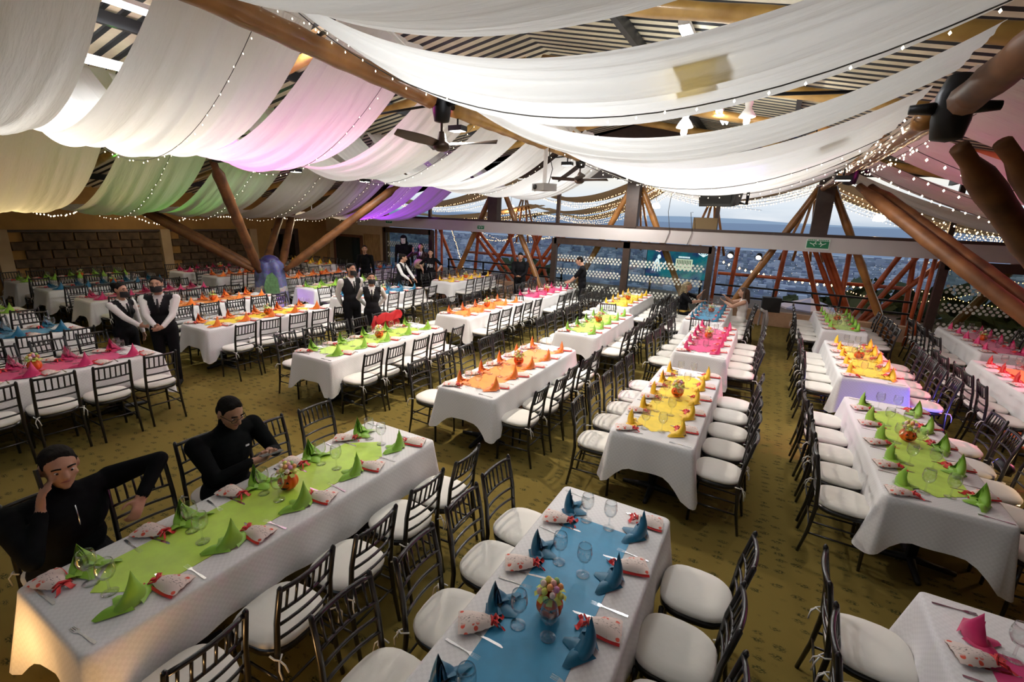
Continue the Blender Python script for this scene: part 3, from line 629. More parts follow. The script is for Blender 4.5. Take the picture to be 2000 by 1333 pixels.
for x, y, z, p, lab in ((-3.75, 5.25, 3.72, 85, 'added fill lamp beside the near fan'), (-3.75, 8.9, 3.70, 110, 'added fill lamp before the far fan'), (.70, 8.2, 3.36, 40, 'added fill lamp on the right girder'),
        (-8.45, 6.4, 3.38, 55, 'added fill lamp by the strut top'), (-8.45, 8.2, 3.34, 45, 'added fill lamp by the paired struts'), (-3.75, 12.6, 3.74, 85, 'added fill lamp near the window wall')):
    fill_flood((x, y, z), p*FL, lab, (1, .88, .74) if y < 6 else (1, .96, .92))

# ------------------------------------------------------------------ fans, projector, hanging loudspeaker
def fan(loc, rz, label, drop=.35):
    t = empty('ceiling_fan', loc, rz); tag(t, label, 'fan', 'bronze ceiling fans')
    m_ = MB(); m_.tube([(0, 0, .12), (0, 0, drop+.06)], .016, 8); place('down_rod', m_.mesh('down_rod', MT['fan']), t)
    m_ = MB(); m_.lathe([(.001, -.07), (.06, -.065), (.10, -.03), (.105, .02), (.06, .05), (.045, .12), (.03, .16), (.001, .16)], 20); place('motor', m_.mesh('motor', MT['fan']), t)
    m_ = MB(); m_.lathe([(.03, drop), (.05, drop+.03), (.055, drop+.10), (.001, drop+.12)], 14); place('canopy', m_.mesh('canopy', MT['fan']), t)
    for k in range(3):
        m_ = MB(); a = 2*PI*k/3
        def bl(u, v, a=a):
            r = .09+u*.60; w = (.055+.075*math.sin(min(1, u*1.6)*1.57))*(1-.75*u**2.5)*(v-.5)
            z = .02+.05*(v-.5)+.04*u
            return (r*math.cos(a)-w*2*math.sin(a), r*math.sin(a)+w*2*math.cos(a), z)
        m_.grid(bl, 14, 4)
        m_.grid(lambda u, v: tuple(Vector(bl(u, v))-Vector((0, 0, .008))), 14, 4); place('blade', m_.mesh('blade', MT['fan']), t)
fan((-3.75, 4.92, 3.50), .35, 'near bronze ceiling fan with three blades'); fan((-3.75, 9.6, 3.48), .9, 'far bronze ceiling fan near the windows')
t = empty('projector', (-3.72, 7.85, 3.22), -.5); tag(t, 'small grey ceiling projector hanging between the fans', 'projector')
m_ = MB(); m_.box((0, 0, 0), (.36, .28, .12)); place('body', m_.mesh('body', MT['grey_plastic'], False), t)
m_ = MB(); m_.tube([(-.08, -.135, 0), (-.08, -.16, 0)], .045, 14); place('lens', m_.mesh('lens', MT['black']), t)
m_ = MB(); m_.box((0, 0, .38), (.05, .05, .66)); place('mount_arm', m_.mesh('mount_arm', MT['white_enamel'], False), t)
m_ = MB(); m_.tube([(.12, 0, .04), (.16, .04, .3), (.06, .03, .55), (.1, 0, .72)], .008, 6); place('cable', m_.mesh('cable', MT['wire']), t)
t = empty('hanging_loudspeaker', (-.80, 8.05, 3.12), -.45); tag(t, 'black loudspeaker hanging under the swags', 'loudspeaker')
m_ = MB(); m_.add([(-.32,-.16,.14),(.32,-.16,.14),(.28,-.18,-.16),(-.26,-.18,-.16),(-.24,.18,.14),(.24,.18,.14),(.2,.16,-.12),(-.2,.16,-.12)], [(0,1,2,3),(5,4,7,6),(0,4,5,1),(3,2,6,7),(1,5,6,2),(4,0,3,7)]); place('cabinet', m_.mesh('cabinet', MT['black'], False), t)
m_ = MB(); m_.box((0, -.182, 0), (.5, .01, .24), Matrix.Rotation(.08, 3, 'X')); place('grille', m_.mesh('grille', pbr('speaker_grille', (.015, .015, .016), .8), False), t)
m_ = MB(); m_.tube([(.30, 0, -.1), (.40, 0, -.12), (.40, 0, .16), (.36, 0, .5)], .022, 6); place('bracket', m_.mesh('bracket', MT['steel_dark']), t)
# emergency exit signs on the beam
for i, (x, z, w) in enumerate(((-13.1, 2.34, .34), (-8.9, 2.30, .30), (.95, 2.33, .50))):
    t = empty('exit_sign', (x, 13.87, z)); tag(t, 'green emergency exit sign, %s of three along the pale beam' % ('leftmost', 'middle one', 'rightmost')[i], 'sign', 'green exit signs')
    h = w*.5
    m_ = MB(); m_.box((0, 0, 0), (w, .012, h)); place('board', m_.mesh('board', pbr('sign_white', (.6, .68, .6), .5), False), t)
    m_ = MB(); m_.box((0, -.008, -.02*w), (w*.92, .006, h*.68)); place('green_field', m_.mesh('green_field', pbr('sign_green', (.0, .17, .06), .5), False), t)
    for s in (-1, 1):
        m_ = MB()
        m_.tube([(s*w*.10, -.016, h*.12), (s*w*.20, -.016, -h*.02), (s*w*.12, -.016, -h*.2)], w*.022, 6); m_.ell((s*w*.10, -.016, h*.2), (w*.03, .004, w*.03), 8, 4)
        m_.tube([(s*w*.20, -.016, -h*.02), (s*w*.34, -.016, h*.1)], w*.02, 6); m_.tube([(s*w*.03, -.016, h*.02), (s*w*.12, -.016, h*.03)], w*.018, 6)
        place('running_figure', m_.mesh('running_figure', pbr('sign_figure', (.7, .8, .7), .5)), t)
    m_ = MB()
    for k in range(12):
        if k not in (5,): m_.box((-w*.40+k*w*.073, -.009, h*.39), (w*.05, .004, h*.10))
    place('lettering', m_.mesh('lettering', pbr('sign_letters', (.0, .15, .05), .5), False), t)
# brown paper covered board and small camera on the beam, wires
t = MB(); t.box((0, 0, 0), (.62, .05, .30)); o = place('cardboard_panel', t.mesh('cardboard_panel', pbr('brown_card', (.22, .15, .07), .8), False), None, (-1.72, 13.95, 2.72)); tag(o, 'brown board standing on the long beam', 'board')
t = empty('security_camera', (-6.85, 13.9, 2.57)); tag(t, 'tiny white camera perched on the long beam', 'camera')
m_ = MB(); m_.tube([(0, 0, 0), (0, 0, .12)], .02, 8); place('stand', m_.mesh('stand', MT['white_enamel']), t)
m_ = MB(); m_.ell((0, -.02, .16), (.045, .05, .045)); place('head', m_.mesh('head', MT['black']), t)
for i, x in enumerate((-2.65, -2.05)):
    m_ = MB(); m_.tube([(x, 13.86, 3.9-.9*i), (x-.06, 13.86, 3.0), (x+.04, 13.86, 2.45), (x-.06, 13.86, 2.1)], .008, 6)
    o = place('hanging_cable', m_.mesh('hanging_cable', MT['wire'])); tag(o, 'thin black cable hanging over the beam, %s one' % ('left', 'right')[i], 'cable')
# ------------------------------------------------------------------ outside: hillside, city, mountains
def hill(u, v):
    y = 21+(v**2.2)*5200; x = (u-.5)*(60+y*3.2)
    z = -2.0-(y-21)*.42 if y < 150 else -56-min(1, (y-150)/900)*170+6*math.sin(x*.004+1)*math.sin(y*.003)
    return (x-y*.5, y, z)
mb = MB(); mb.grid(hill, 50, 60)
city_m = pbr('valley_ground', (.16, .18, .23), .95, noise=.4, nscale=.006, col2=(.22, .25, .32))
struct('landscape', mb, city_m, label='wide valley floor below the hall at dusk')
rs = random.Random(3); mb = MB(); lights = MB(); lw = MB()
bm_ = [pbr('dusk_building_a', (.34, .37, .47), .9), pbr('dusk_building_b', (.52, .54, .64), .9), pbr('dusk_building_c', (.24, .26, .38), .9)]  # bluish wall colours stand in for dusk haze over the city
for k in range(7000):
    y = 350+rs.random()**1.4*4500; x = -y*.5+(rs.random()-.5)*y*2.7; s = rs.uniform(9, 24)*(1+y/5000); h = rs.uniform(6, 26)*(1.9 if rs.random() < .07 else 1)
    zg = (-2.0-(y-21)*.42 if y < 150 else -56-min(1, (y-150)/900)*170)
    mb.box((x, y, zg+h/2), (s, s*rs.uniform(.6, 1.3), h), None, rs.randrange(3))
o = place('city_buildings', mb.mesh('city_buildings', bm_, False)); o['kind'] = 'stuff'; tag(o, 'far city blocks filling the valley beyond the openings', 'city')
for k in range(3400):
    y = 300+rs.random()**1.3*4600; x = -y*.5+(rs.random()-.5)*y*2.7; r = y*.00045*rs.uniform(.5, 1.3)
    zg = (-2.0-(y-21)*.42 if y < 150 else -56-min(1, (y-150)/900)*170)+rs.uniform(6, 22)
    p = Vector((x, y, zg)); V = [p+Vector(d)*r for d in ((1,0,0),(0,1,0),(-1,0,0),(0,-1,0),(0,0,1),(0,0,-1))]
    lights.add(V, [(0,1,4),(1,2,4),(2,3,4),(3,0,4),(1,0,5),(2,1,5),(3,2,5),(0,3,5)], 0 if rs.random() < .55 else 1)
o = place('city_lights', lights.mesh('city_lights', [emit('street_light', (.85, .9, 1), 1.6), emit('street_light_warm', (1, .8, .5), 1.6)], False)); o['kind'] = 'stuff'; tag(o, 'scattered street lights twinkling over the far city', 'lights')
for i, (D, hh, c, sd) in enumerate(((5600, 60, (.42, .48, .60), 2), (8200, 170, (.62, .70, .80), 5))):  # haze put into the pale bluish range colours
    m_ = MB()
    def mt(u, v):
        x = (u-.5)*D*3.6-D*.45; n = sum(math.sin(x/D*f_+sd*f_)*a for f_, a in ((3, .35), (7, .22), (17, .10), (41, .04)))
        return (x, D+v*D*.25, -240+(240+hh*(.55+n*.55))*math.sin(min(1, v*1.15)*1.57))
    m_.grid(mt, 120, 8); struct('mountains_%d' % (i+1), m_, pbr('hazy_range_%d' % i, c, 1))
# trees on the slope just below the right opening
def leafy(loc, r, label, n=420):
    t = empty('hillside_tree', loc); tag(t, label, 'tree', 'trees below the openings')
    m_ = MB(); m_.tube([(0, 0, -3), (0, 0, 0), (.1, 0, r*.5)], [.14, .1, .05], 7); place('trunk', m_.mesh('trunk', MT['dark_wood']), t)
    q = MB(); rr = random.Random(hash(label) % 999)
    for k in range(n):
        d = Vector((rr.gauss(0, 1), rr.gauss(0, 1), rr.gauss(0, 1))).normalized()*r*rr.uniform(.55, 1); d.z *= .8
        a = Vector((rr.uniform(-1, 1), rr.uniform(-1, 1), rr.uniform(-1, 1)))*r*.16; b = Vector((rr.uniform(-1, 1), rr.uniform(-1, 1), rr.uniform(-1, 1)))*r*.16
        q.add([d-a, d+b, d+a, d-b], [(0, 1, 2, 3)])
    o = place('foliage', q.mesh('foliage', pbr('dark_foliage', (.035, .055, .018), .8), False), t); o['kind'] = 'stuff'
for i, (x, y, z, r) in enumerate(((1.6, 22, -1.4, 1.9), (3.6, 21, -.6, 2.0), (5.6, 20, -.6, 2.0), (-.6, 24, -2.4, 1.9), (7.6, 19, -.4, 1.9), (-13.5, 26, -1.5, 2.2), (-10.5, 25, -3.0, 2.0))):
    leafy((x, y, z), r, 'dark leafy tree on the slope outside, %s' % ('behind the parasol', 'behind the red struts on the right', 'behind the right glazing', 'left of the parasol', 'at the right end', 'at the left opening', 'beside the left opening, lower')[i])
t = empty('parasol', (1.42, 19.0, -1.9)); tag(t, 'pale blue parasol below the right opening', 'parasol')
m_ = MB(); m_.tube([(0, 0, 0), (0, 0, 2.3)], .025, 8); place('pole', m_.mesh('pole', MT['white_enamel']), t)
for k in range(8):
    m_ = MB(); a0, a1 = 2*PI*k/8, 2*PI*(k+1)/8
    m_.add([(0, 0, 2.28), (.98*math.cos(a0), .98*math.sin(a0), 1.95), (.98*math.cos(a1), .98*math.sin(a1), 1.95), (.97*math.cos(a1), .97*math.sin(a1), 1.87), (.97*math.cos(a0), .97*math.sin(a0), 1.87)], [(0, 1, 2), (1, 4, 3, 2)])
    place('canopy_panel', m_.mesh('canopy_panel', pbr('parasol_cloth_%d' % (k % 2), ((.55, .52, .62), (.36, .42, .66))[k % 2], .8), False), t)
# lit screen seen through the right door pane
t = empty('led_screen', (-2.66, 16.0, 1.42)); tag(t, 'glowing blue screen with ghost and bat behind the dotted glass door', 'screen')
def panel(w, h, c=(0, 0), y=0):
    m_ = MB(); m_.add([(c[0]-w/2, y, c[1]-h/2), (c[0]+w/2, y, c[1]-h/2), (c[0]+w/2, y, c[1]+h/2), (c[0]-w/2, y, c[1]+h/2)], [(0, 1, 2, 3)]); return m_
m_ = MB(); m_.box((0, .04, 0), (2.0, .06, .95)); place('casing', m_.mesh('casing', MT['black'], False), t)
for x in (-.8, .8):
    m_ = MB(); m_.box((x, .06, -.95), (.06, .06, 1.0)); place('stand_leg', m_.mesh('stand_leg', MT['black'], False), t)
mb = MB(); mb.box((-4, 17.4, -.06), (24, 5.0, .1)); struct('veranda_deck', mb, pbr('deck_boards', (.09, .06, .04), .8))
def scr():
    m, t_ = newmat('screen_picture'); o = N(t_, 'OutputMaterial'); e = N(t_, 'Emission'); t_.links.new(e.outputs[0], o.inputs[0]); e.inputs[1].default_value = .5
    tc = N(t_, 'TexCoord'); nz = N(t_, 'TexNoise', Scale=2.2, Detail=2.0); t_.links.new(tc.outputs['Object'], nz.inputs[0])
    rp = N(t_, 'ValToRGB'); q = rp.color_ramp.elements; q[0].position = .36; q[0].color = (.03, .04, .22, 1); q[1].position = .58; q[1].color = (.02, .30, .38, 1)
    t_.links.new(nz.outputs[0], rp.inputs[0]); t_.links.new(rp.outputs[0], e.inputs[0]); return m
place('picture', panel(1.96, .92, y=-.001).mesh('picture', scr(), False), t)
glow = emit('screen_white', (.85, .93, 1), 1.3)
m_ = MB()                       # robed ghost figure drawn in white strokes
for a, b, c in ((-.14, -.28, -.07), (-.06, -.30, -.03), (.04, -.30, .02), (.12, -.28, .05)): m_.tube([(-.62+a, -.02, b), (-.62+c, -.02, .02), (-.62+c*.3, -.02, .12)], .016, 6)
m_.ell((-.58, -.02, .19), (.06, .01, .075)); m_.tube([(-.48, -.02, -.18), (-.38, -.02, 0), (-.34, -.02, .05)], .02, 6); m_.tube([(-.44, -.02, -.02), (-.34, -.02, -.02)], .014, 6)
place('ghost_figure', m_.mesh('ghost_figure', glow), t)
m_ = MB(); bat = [(-.13, .02), (-.09, .07), (-.05, .05), (-.02, .09), (0, .06), (.03, .09), (.06, .04), (.13, .06), (.10, .0), (.06, -.02), (.02, -.05), (-.02, -.02), (-.07, -.03)]
m_.tube([(-.62+x, -.02, .40+z) for x, z in bat+bat[:1]], .012, 5); place('bat_outline', m_.mesh('bat_outline', emit('neon_red_white', (1, .55, .55), 1.6)), t)
place('sign_board', panel(.52, .34, (.22, .0), -.02).mesh('sign_board', emit('sign_cream', (.8, .85, .62), .9), False), t)
m_ = MB()
for k in range(9): m_.box((.02+k*.05, -.03, .06), (.022, .004, .15)); m_.box((.02+k*.05, -.03, -.09), (.03, .004, .03))
place('sign_strokes', m_.mesh('sign_strokes', pbr('dark_print', (.1, .14, .1), .8), False), t)
m_ = MB()
for k in range(8): m_.box((.05+k*.045, -.02, .225), (.034, .004, .05))
place('lettering', m_.mesh('lettering', glow, False), t)
m_ = MB()
for k in range(5): m_.tube([(.78, -.02, .28), (.78+.16*math.cos(k*.7+.2), -.02, .36+.12*math.sin(k*.7+.2))], .014, 5)
place('palm_scribble', m_.mesh('palm_scribble', glow), t)

# ------------------------------------------------------------------ chairs
def chair_parts():
    P = []; ch = MT['chair']
    def part(nm, mb, mat=ch): P.append((nm, mb.mesh(nm, mat)))
    # cushion: rounded trapezoid pad
    m_ = MB(); ol = []
    for k in range(28):
        a = 2*PI*k/28; c, s = math.cos(a), math.sin(a)
        x = abs(c)**.62*math.copysign(1, c)*(.205 if s > 0 else .205-.022*(-s)); y = abs(s)**.62*math.copysign(1, s)*.205
        ol.append((x, y))
    rings = [(.0, .462), (.55, .462), (.93, .464), (1.0, .478), (1.0, .492), (.94, .507), (.6, .515), (0, .517)]
    V = [(x*r, y*r, z) for r, z in rings for x, y in ol]; n = len(ol)
    m_.add(V, [(i*n+j, i*n+(j+1) % n, (i+1)*n+(j+1) % n, (i+1)*n+j) for i in range(len(rings)-1) for j in range(n)]); part('cushion', m_, MT['cushion'])
    m_ = MB(); q = [(x*.97, y*.97) for x, y in ol]; m_.prism(q, .425, .46); part('seat_frame', m_)
    for s in (-1, 1):
        m_ = MB(); m_.tube([(s*.185, .175, 0), (s*.18, .17, .25), (s*.178, .17, .44)], [.0125, .015, .015], 8); part('leg', m_)
    for s in (-1, 1):
        m_ = MB(); m_.tube([(s*.18, -.255, 0), (s*.178, -.215, .22), (s*.175, -.195, .45), (s*.172, -.215, .68), (s*.168, -.262, .905), (s*.168, -.264, .92)], [.0125, .0145, .016, .0155, .0145, .006], 8); part('rear_post', m_)
    def yb(z): return -.195-(z-.45)**2*.31
    def rail(z, r): 
        m_ = MB(); m_.tube([(x*.17, yb(z)-.022*(1-x*x), z) for x in (-1, -.66, -.33, 0, .33, .66, 1)], r, 7); return m_
    R = [rail(.888, .013), rail(.742, .0095), rail(.655, .0095), rail(.565, .0095)]
    Sp = []
    for k in range(6):
        x = -.125+k*.05; xx = x/.17
        m_ = MB(); m_.tube([(x, yb(.742)-.022*(1-xx*xx), .742), (x, yb(.888)-.022*(1-xx*xx), .888)], .0075, 6); Sp.append(m_)
    St = []
    for s in (-1, 1):
        for z0, z1 in ((.20, .20), (.31, .31)):
            m_ = MB(); m_.tube([(s*.182, .173, z0), (s*.179, -.215, z1)], .008, 6); St.append(m_)
    for y, z in ((.173, .26), (-.215, .26), (.172, .36)):
        m_ = MB(); m_.tube([(-.18, y, z), (.18, y, z)], .008, 6); St.append(m_)
    T = []
    for s in (-1, 1):
        m_ = MB(); x = s*.19; m_.tube([(x-.01, -.17, .475), (x+s*.012, -.21, .475), (x, -.235, .47), (x-s*.03, -.21, .47)], .005, 5)
        m_.tube([(x, -.228, .47), (x+s*.02, -.25, .43), (x+s*.012, -.255, .37)], .0045, 5); m_.tube([(x, -.228, .47), (x-s*.01, -.255, .44), (x-s*.02, -.262, .39)], .0045, 5); T.append(m_)
    full = list(P)+[('backrest_rail', m.mesh('backrest_rail', ch)) for m in R]+[('spindle', m.mesh('spindle', ch)) for m in Sp]+[('stretcher', m.mesh('stretcher', ch)) for m in St]+[('cushion_tie', m.mesh('cushion_tie', MT['tie'])) for m in T]
    def join(ms, nm, mat):
        j = MB()
        for m in ms: j.add(m.v, m.f)
        return (nm, j.mesh(nm, mat))
    lite = list(P)+[join(R+Sp, 'backrest', ch), join(St, 'stretcher', ch), join(T, 'cushion_tie', MT['tie'])]
    return full, lite
CH_FULL, CH_LITE = chair_parts()
def mk_chair(loc, rz, label, group, full, tie=True):
    t = empty('banquet_chair', loc, rz); tag(t, label, 'chair', group)
    for nm, me in (CH_FULL if full else CH_LITE):
        if nm == 'cushion_tie' and not tie: continue
        place(nm, me, t)
    return t

# ------------------------------------------------------------------ tables and cloths
TL, TW, TZ = 2.44, .75, .75
def rrect(L, Wd, r, n):
    pts = []
    for cx, cy, a0 in ((Wd/2-r, L/2-r, 0), (-Wd/2+r, L/2-r, PI/2), (-Wd/2+r, -L/2+r, PI), (Wd/2-r, -L/2+r, 1.5*PI)):
        for k in range(n+1):
            a = a0+PI/2*k/n; pts.append((cx+r*math.cos(a), cy+r*math.sin(a), 'c', k/n))
    out = []
    for i, p in enumerate(pts):
        q = pts[(i+1) % len(pts)]; out.append((p[0], p[1], 4*p[3]*(1-p[3])*.0+math.sin(PI*p[3])))
        d = math.hypot(q[0]-p[0], q[1]-p[1])
        if d > .2:
            k = int(d/.06)
            for j in range(1, k): out.append((p[0]+(q[0]-p[0])*j/k, p[1]+(q[1]-p[1])*j/k, 0))
    return out
def cloth_mesh(seed, drop=.31):
    rs = random.Random(seed); per = rrect(TL, TW, .035, 8); n = len(per); m_ = MB()
    ph = [rs.uniform(0, 6.28) for _ in range(4)]
    # smooth corner weight
    cw = []
    for i in range(n):
        x, y, _ = per[i]; dx = TW/2-abs(x); dy = TL/2-abs(y); dd = math.hypot(dx, dy); cw.append(max(0, 1-dd/.22)**1.6)
    rings = []
    rings.append([(x*.0, y*.0, TZ+.006) for x, y, c in per])
    rings.append([(x*.5, y*.5, TZ+.006) for x, y, c in per])
    rings.append([(x*.985, y*.994, TZ+.006) for x, y, c in per])
    for t in (0, .12, .3, .5, .7, .85, 1.0):
        rg = []
        for i, (x, y, c) in enumerate(per):
            nx, ny = 0, 0
            if TW/2-abs(x) < .036: nx = math.copysign(1, x)*(1-(TW/2-abs(x))/.036)
            if TL/2-abs(y) < .036: ny = math.copysign(1, y)*(1-(TL/2-abs(y))/.036)
            l = math.hypot(nx, ny) or 1; nx /= l; ny /= l
            s = i/n*6.28
            d = (drop+.02*math.sin(3*s+ph[0]))*(1+.62*cw[i])
            f = .012+t*(.018+.014*math.sin(9*s+ph[1])*(.4+cw[i])+.012*math.sin(23*s+ph[2])+.085*cw[i])
            rg.append((x+nx*f, y+ny*f, TZ-.004-t*d))
        rings.append(rg)
    V = [p for rg in rings for p in rg]
    m_.add(V, [(i*n+j, i*n+(j+1) % n, (i+1)*n+(j+1) % n, (i+1)*n+j) for i in range(len(rings)-1) for j in range(n)])
    return m_.mesh('tablecloth', MT['cloth'])
CLOTHS = [cloth_mesh(11+k, .30+.01*k) for k in range(5)]
def table_parts():
    P = []; m_ = MB(); m_.box((0, 0, TZ-.02), (TW-.02, TL-.02, .035)); P.append(('tabletop', m_.mesh('tabletop', MT['dark_wood'], False)))
    for s in (-1, 1):
        m_ = MB(); m_.tube([(0, s*.8, .04), (0, s*.8, TZ-.04)], .04, 8); P.append(('pedestal', m_.mesh('pedestal', MT['black'])))
        m_ = MB(); m_.tube([(-.3, s*.8, .02), (0, s*.8, .05), (.3, s*.8, .02)], [.02, .035, .02], 8); m_.tube([(0, s*.8-.3, .02), (0, s*.8, .05), (0, s*.8+.3, .02)], [.02, .035, .02], 8); P.append(('foot', m_.mesh('foot', MT['black'])))
    return P
TABP = table_parts()
def runner_mesh(pointed, w=.42, y0=-1.03, y1=.90):
    ol = []
    if pointed: ol = [(-w/2, y0+.14), (-.03, y0-.02), (w/2, y0+.14), (w/2, y1-.14), (.02, y1+.04), (-w/2, y1-.14)]
    else: ol = [(-w/2, y0), (w/2, y0), (w/2, y1), (-w/2, y1)]
    m_ = MB(); m_.prism(ol, TZ+.007, TZ+.0095); return m_
RUN = {}
def runner(col, pointed):
    k = (col, pointed)
    if k not in RUN: RUN[k] = runner_mesh(pointed).mesh('table_runner', MT['runner_'+col], False)
    return RUN[k]
# napkin folded into a standing petal with wings
def napkin_mesh(mat, seed):
    rs = random.Random(seed); m_ = MB(); H = .178+rs.uniform(-.012, .012)
    def shell(r0, r1, h, tilt, span):
        def fn(u, v):
            a = (u-.5)*span; top = h*(.26+.74*max(0, 1-abs(a)/1.75)**1.15)
            r = r0+(r1-r0)*v+.018*math.sin(PI*v)
            return (r*math.cos(a)*.76+tilt*v*v-.012, r*math.sin(a)*1.12+.022*v*v, top*v+.002)
        m_.grid(fn, 24, 6)
    shell(.064, .026, H, -.006, 4.6); shell(.044, .018, H*.88, -.004, 4.2); shell(.024, .008, H*.74, -.008, 3.8)
    for s in (-1, 1):                      # base wings on the cloth
        def wg(u, v, s=s):
            x = -.055+.11*u*(1-v*.75)+.03*v*(s*.4); y = s*(.02+.115*v); return (x, y, .004+.028*math.sin(PI*u)*(1-v)+.018*math.sin(PI*v)*(1-u))
        m_.grid(wg, 8, 8)
    def fr(u, v):
        x = -.03-.085*v; y = (u-.5)*.12*(1-v*.8); return (x, y, .004+.02*math.sin(PI*u)*(1-v))
    m_.grid(fr, 8, 5)
    return m_.mesh('napkin', mat)
NAP = {c: [napkin_mesh(MT[c], 3+k) for k in range(3)] for c in ('green', 'blue', 'yellow', 'orange', 'magenta', 'red')}
# gift pouch: printed paper bag tied with a red ribbon
def pouch_mat():
    m, t = newmat('printed_paper'); o = N(t, 'OutputMaterial'); b = N(t, 'BsdfPrincipled'); t.links.new(b.outputs[0], o.inputs[0]); b.inputs['Roughness'].default_value = .7
    tc = N(t, 'TexCoord'); vo = N(t, 'TexVoronoi', Scale=30.0, Randomness=.85); t.links.new(tc.outputs['Object'], vo.inputs[0])
    s1 = N(t, 'MapRange'); s1.inputs[1].default_value = .30; s1.inputs[2].default_value = .36; s1.inputs[3].default_value = 1; s1.inputs[4].default_value = 0; t.links.new(vo.outputs['Distance'], s1.inputs[0])
    sp = N(t, 'SeparateXYZ'); t.links.new(tc.outputs['Object'], sp.inputs[0])
    ab = N(t, 'Math', operation='ABSOLUTE'); t.links.new(sp.outputs[1], ab.inputs[0])
    s2 = N(t, 'MapRange'); s2.inputs[1].default_value = .022; s2.inputs[2].default_value = .034; t.links.new(ab.outputs[0], s2.inputs[0])
    mu = N(t, 'Math', operation='MULTIPLY'); t.links.new(s1.outputs[0], mu.inputs[0]); t.links.new(s2.outputs[0], mu.inputs[1])
    mx = N(t, 'Mix', data_type='RGBA'); mx.inputs['A'].default_value = (.74, .62, .56, 1); mx.inputs['B'].default_value = (.70, .09, .05, 1); t.links.new(mu.outputs[0], mx.inputs['Factor'])
    mp = N(t, 'Mapping'); mp.inputs['Scale'].default_value = (60, 190, 1); t.links.new(tc.outputs['Object'], mp.inputs[0])
    nz = N(t, 'TexNoise', Scale=1.0, Detail=1.0); t.links.new(mp.outputs[0], nz.inputs[0])
    s3 = N(t, 'MapRange'); s3.inputs[1].default_value = .60; s3.inputs[2].default_value = .63; t.links.new(nz.outputs[0], s3.inputs[0])
    s4 = N(t, 'MapRange'); s4.inputs[1].default_value = .018; s4.inputs[2].default_value = .026; s4.inputs[3].default_value = .8; s4.inputs[4].default_value = 0; t.links.new(ab.outputs[0], s4.inputs[0])
    m3 = N(t, 'Math', operation='MULTIPLY'); t.links.new(s3.outputs[0], m3.inputs[0]); t.links.new(s4.outputs[0], m3.inputs[1])
    m4 = N(t, 'Mix', data_type='RGBA'); m4.inputs['B'].default_value = (.10, .07, .07, 1); t.links.new(m3.outputs[0], m4.inputs['Factor']); t.links.new(mx.outputs['Result'], m4.inputs['A'])
    t.links.new(m4.outputs['Result'], b.inputs['Base Color']); return m
PM = pouch_mat()
def pouch():
    m_ = MB()
    def top(sgn):
        def fn(u, v):
            x = -.085+.15*u; w = .066*(1-.62*(1-u)**1.6)*(1-.15*u**6); y = (v-.5)*2*w
            z = .014+sgn*(.020*math.sin(PI*min(1, u*1.02))**.7+.004)*(1-abs(2*v-1)**2.4)+.003*math.sin(u*30)*math.sin(v*20)
            return (x, y, max(.001, z))
        return fn
    m_.grid(top(1), 12, 10); m_.grid(top(-1), 12, 10); m_.v = [(x*1.16, y*1.16, z*1.1) for x, y, z in m_.v]; a = m_.mesh('paper_bag', PM)
    m_ = MB(); m_.tube([(-.075, -.022, .018), (-.078, 0, .03), (-.075, .022, .018), (-.075, 0, .008), (-.075, -.022, .018)], .006, 6)
    for s in (-1, 1):
        m_.grid(lambda u, v, s=s: (-.085-.035*u-.012*v, s*(.004+.03*u)+(v-.5)*.022, .012+.014*math.sin(u*6)), 6, 2)
        m_.tube([(-.078, 0, .02), (-.095, s*.02, .03), (-.10, s*.035, .018), (-.082, s*.01, .016)], .0045, 5)
    m_.grid(lambda u, v: (-.08+.14*u, -.069+.01*v+.03*(1-u)**1.6*.9, .004+.008*v), 8, 2)
    m_.v = [(x*1.16, y*1.16, z*1.1) for x, y, z in m_.v]; b = m_.mesh('ribbon', MT['red']); return a, b
PO = pouch()
def fork_mesh():
    m_ = MB(); m_.prism([(.095, .006), (.095, -.006), (.06, -.007), (0, -.003), (-.035, -.004), (-.05, -.011), (-.062, -.012), (-.062, .012), (-.05, .011), (-.035, .004), (0, .003), (.06, .007)], .001, .003)
    for k in range(4): m_.box((-.079, -.0102+k*.0068, .002), (.036, .0032, .002))
    return m_.mesh('fork', MT['steel'], False)
def knife_mesh():
    m_ = MB(); m_.prism([(.105, .005), (.105, -.005), (.02, -.006), (0, -.005), (-.02, -.009), (-.09, -.010), (-.108, -.002), (-.105, .004), (-.02, .005), (.02, .006)], .001, .003); return m_.mesh('knife', MT['steel'], False)
FORK, KNIFE = fork_mesh(), knife_mesh()
m_ = MB(); m_.lathe([(.0005, .0), (.033, .001), (.034, .004), (.012, .008), (.0055, .015), (.0045, .04), (.0045, .062), (.008, .072), (.026, .086), (.036, .105), (.0385, .125), (.036, .148), (.032, .168), (.0305, .168), (.0345, .147), (.037, .125), (.0345, .106), (.024, .089), (.0005, .078)], 18)
m_.v = [(x*1.12, y*1.12, z*1.14) for x, y, z in m_.v]; GOB = m_.mesh('wine_glass', MT['glass'])
CANDY = [pbr('candy_%d' % k, c, .35, coat=.5) for k, c in enumerate(((.9, .55, .45), (.75, .75, .15), (.9, .4, .12), (.35, .6, .2), (.9, .75, .7), (.7, .3, .55)))]
